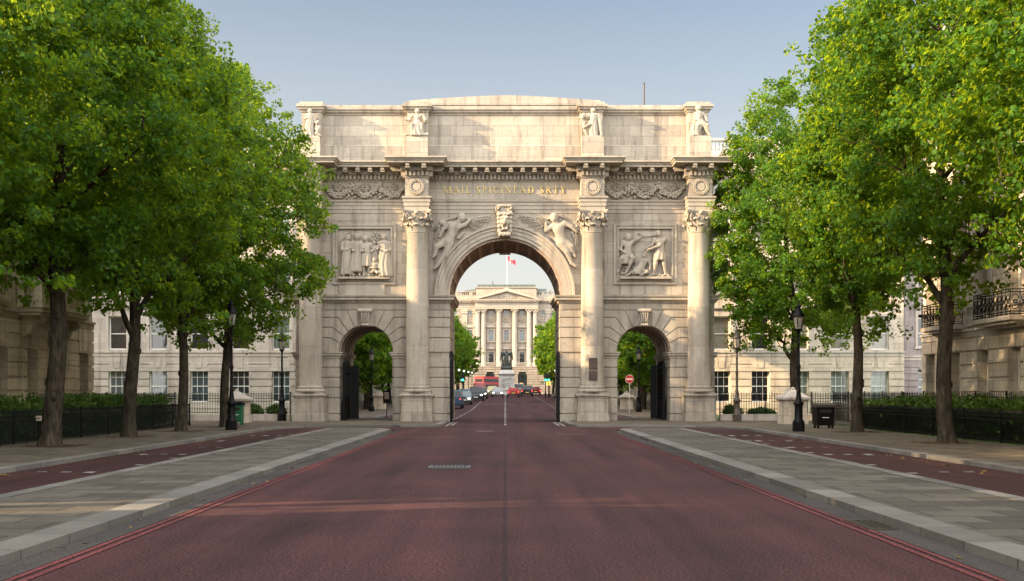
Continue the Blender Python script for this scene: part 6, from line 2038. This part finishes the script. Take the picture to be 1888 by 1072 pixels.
def L(x, y): return (x, y, zg(y)+.003)
car('dark blue people carrier seen from behind, nearest of the left kerb line', 'van', L(-4.85,101), False, (.03,.07,.13), 1.9, 1.72, 4.5, 'van', name='parked_van')
car('pale silver hatchback second in the left kerb line', 'car', L(-4.45,117), True, (.20,.22,.23), 1.78, 1.45, 4.1, 'hatch')
car('grey-blue estate car third in the left kerb line', 'car', L(-4.75,126), True, (.07,.11,.15), 1.8, 1.6, 4.4, 'suv')
car('black four-wheel-drive car facing the viewer in the left kerb line', 'car', L(-3.62,136), True, (.012,.013,.016), 1.95, 1.78, 4.6, 'suv')
car('dark grey car just behind the black four-wheel-drive', 'car', L(-3.35,149), True, (.025,.027,.03), 1.85, 1.6, 4.5, 'suv')
car('maroon van with rounded roof at the back of the left kerb line', 'van', L(-3.9,163), True, (.22,.03,.04), 1.95, 2.2, 4.8, 'van', name='parked_van')
car('pale yellow taxi with lights on, coming towards the arch', 'taxi', L(-2.15,180), True, (.42,.38,.18), 1.8, 1.6, 4.4, 'suv', name='moving_taxi')
car('silver hatchback with bright headlights coming along the middle of the road', 'car', L(-1.18,166), True, (.30,.30,.30), 1.8, 1.45, 4.1, 'hatch', name='moving_car')
car('red saloon driving away just right of the centre line', 'car', L(1.25,166), False, (.30,.02,.02), 1.85, 1.42, 4.3, 'hatch', name='moving_car')
car('black four-wheel-drive with red taillights driving away on the right', 'car', L(3.45,173), False, (.014,.014,.016), 1.95, 1.75, 4.6, 'suv', name='moving_car')
car('dark red car beyond the black four-wheel-drive on the right', 'car', L(5.15,186), False, (.12,.02,.03), 1.8, 1.45, 4.2, 'hatch', name='moving_car')
car('white van half hidden between the monument and the dark cars', 'van', L(2.45,193), False, (.38,.38,.37), 1.95, 2.0, 4.6, 'van', name='moving_van')
# red bus crossing in front of the palace
t = thing('bus', 'red double-decker bus behind the traffic, left of the monument', 'bus', L(-3.9,228), R(-38), build_at_loc=False)
m = MB(); m.frustum(0,0,.32,3.55,1.22,2.6,1.2,2.58); m.frustum(0,0,3.552,3.72,1.2,2.58,1.1,2.4); bb = m.build('body', car_paint('bus_paint', (.33,.014,.018)), t, origin=(0,0,0))
m = MB()
for z0,z1 in ((1.25,2.05),(2.55,3.2)):
    m.box(-1.235,-1.222,-2.3,2.3,z0,z1); m.box(1.222,1.235,-2.3,2.3,z0,z1); m.box(-1.0,1.0,-2.625,-2.601,z0,z1); m.box(-1.0,1.0,2.601,2.625,z0,z1)
m.build('windows', M['car_glass'], t, origin=(0,0,0))
m = MB(); m.box(-1.24,-1.2235,-2.4,1.0,.55,1.2); m.build('side_panel', M['white'], t, origin=(0,0,0))
for s in (-1,1):
    for y in (-1.6,1.7):
        m = MB(); ring = [(.45*math.cos(q), .45*math.sin(q)) for q in np.linspace(0,2*PI,19)[:-1]]; k = 18
        m.add([(s*.98,y+u,.45+v) for u,v in ring]+[(s*1.24,y+u,.45+v) for u,v in ring], [tuple(range(k)), tuple(range(2*k-1,k-1,-1))]+[(i,(i+1)%k,(i+1)%k+k,i+k) for i in range(k)])
        m.build('wheel', M['rubber'], t, origin=(0,0,0))
# people on the far pavements
def person(label, loc, top, legs, rz=0.0, Ht=1.74, step=.06):
    t = thing('person', label, 'person', loc, rz, 'people on the avenue', build_at_loc=False)
    J = dict(knL=(-.06,-.02-step,.28), ftL=(-.06,-.02-step*1.6,.045), toL=(-.065,-.12-step*1.6,.02), ftR=(.06,.02+step,.05), toR=(.065,-.06+step,.02), elL=(-.15,.03,.64), haL=(-.15,.0,.49), elR=(.15,-.02,.64), haR=(.14,-.09,.50))
    V, F = sdf_mesh(figure_fn(J, None, hair=.004, fat=.95), LO, HI, .02)
    V = V*Ht
    cz_ = V[F].mean(1)[:,2]/Ht
    mi = np.where(cz_ > .845, 0, np.where(cz_ > .49, 1, np.where(cz_ > .055, 2, 3))).astype(np.int32)
    o = np_mesh('body', V, F, [M['skin'], M[top], M[legs], M['rubber']], t, True)
    o.data.polygons.foreach_set('material_index', mi)
    h = MB(); h.ball((0,.012*Ht,.955*Ht),(.066*Ht,.072*Ht,.062*Ht),10,7); h.build('hair', M['twig'], t, origin=(0,0,0))
    return t
person('person in dark clothes standing on the pavement inside the right opening', (11.75,110,zg(110)+ZP), 'cloth_dark', 'cloth_dark', .5)
person('person in a blue coat walking on the right pavement of the avenue', (8.2,205-40,zg(165)+ZP), 'cloth_blue', 'cloth_blue', -.4)
person('person in grey walking on the left pavement of the avenue', (-8.6,150,zg(150)+ZP), 'cloth_grey', 'cloth_dark', .3)
person('person in dark clothes near the far right globe lamps', (8.7,178,zg(178)+ZP), 'cloth_dark', 'cloth_grey', 2.6)
# fallen leaves
rs = np.random.RandomState(17)
pp = []
for s in (-1,1):
    n = 150; pp.append(np.stack([s*(9.70-.25*np.abs(rs.normal(size=n))*.6), rs.uniform(12,45,n), np.full(n,.012)],1))
    n = 40; pp.append(np.stack([s*(4.55-.12*np.abs(rs.normal(size=n))), rs.uniform(8,44,n), np.full(n,.014)],1))
for x, y in ((-12.7,30.5),(-12.7,36.8),(-12.5,42.0),(13.0,32.3),(13.35,41.0)):
    n = 130; pp.append(np.stack([x+rs.normal(size=n)*.75, y+rs.normal(size=n)*.7, np.full(n,H+.012)],1))
n = 7; pp.append(np.stack([rs.uniform(-4,4,n), rs.uniform(8,44,n), np.full(n,.012)],1))
pp = np.concatenate(pp)
V, F = leaf_cloud(rs, pp, np.full(len(pp),.001), 1, .055, np.tile(np.array([0,0,6.0]),(len(pp),1)))
kind(np_mesh('fallen_leaves', V, F, M['leaf_dry']), 'stuff')
for o in protos: hide_proto(o)
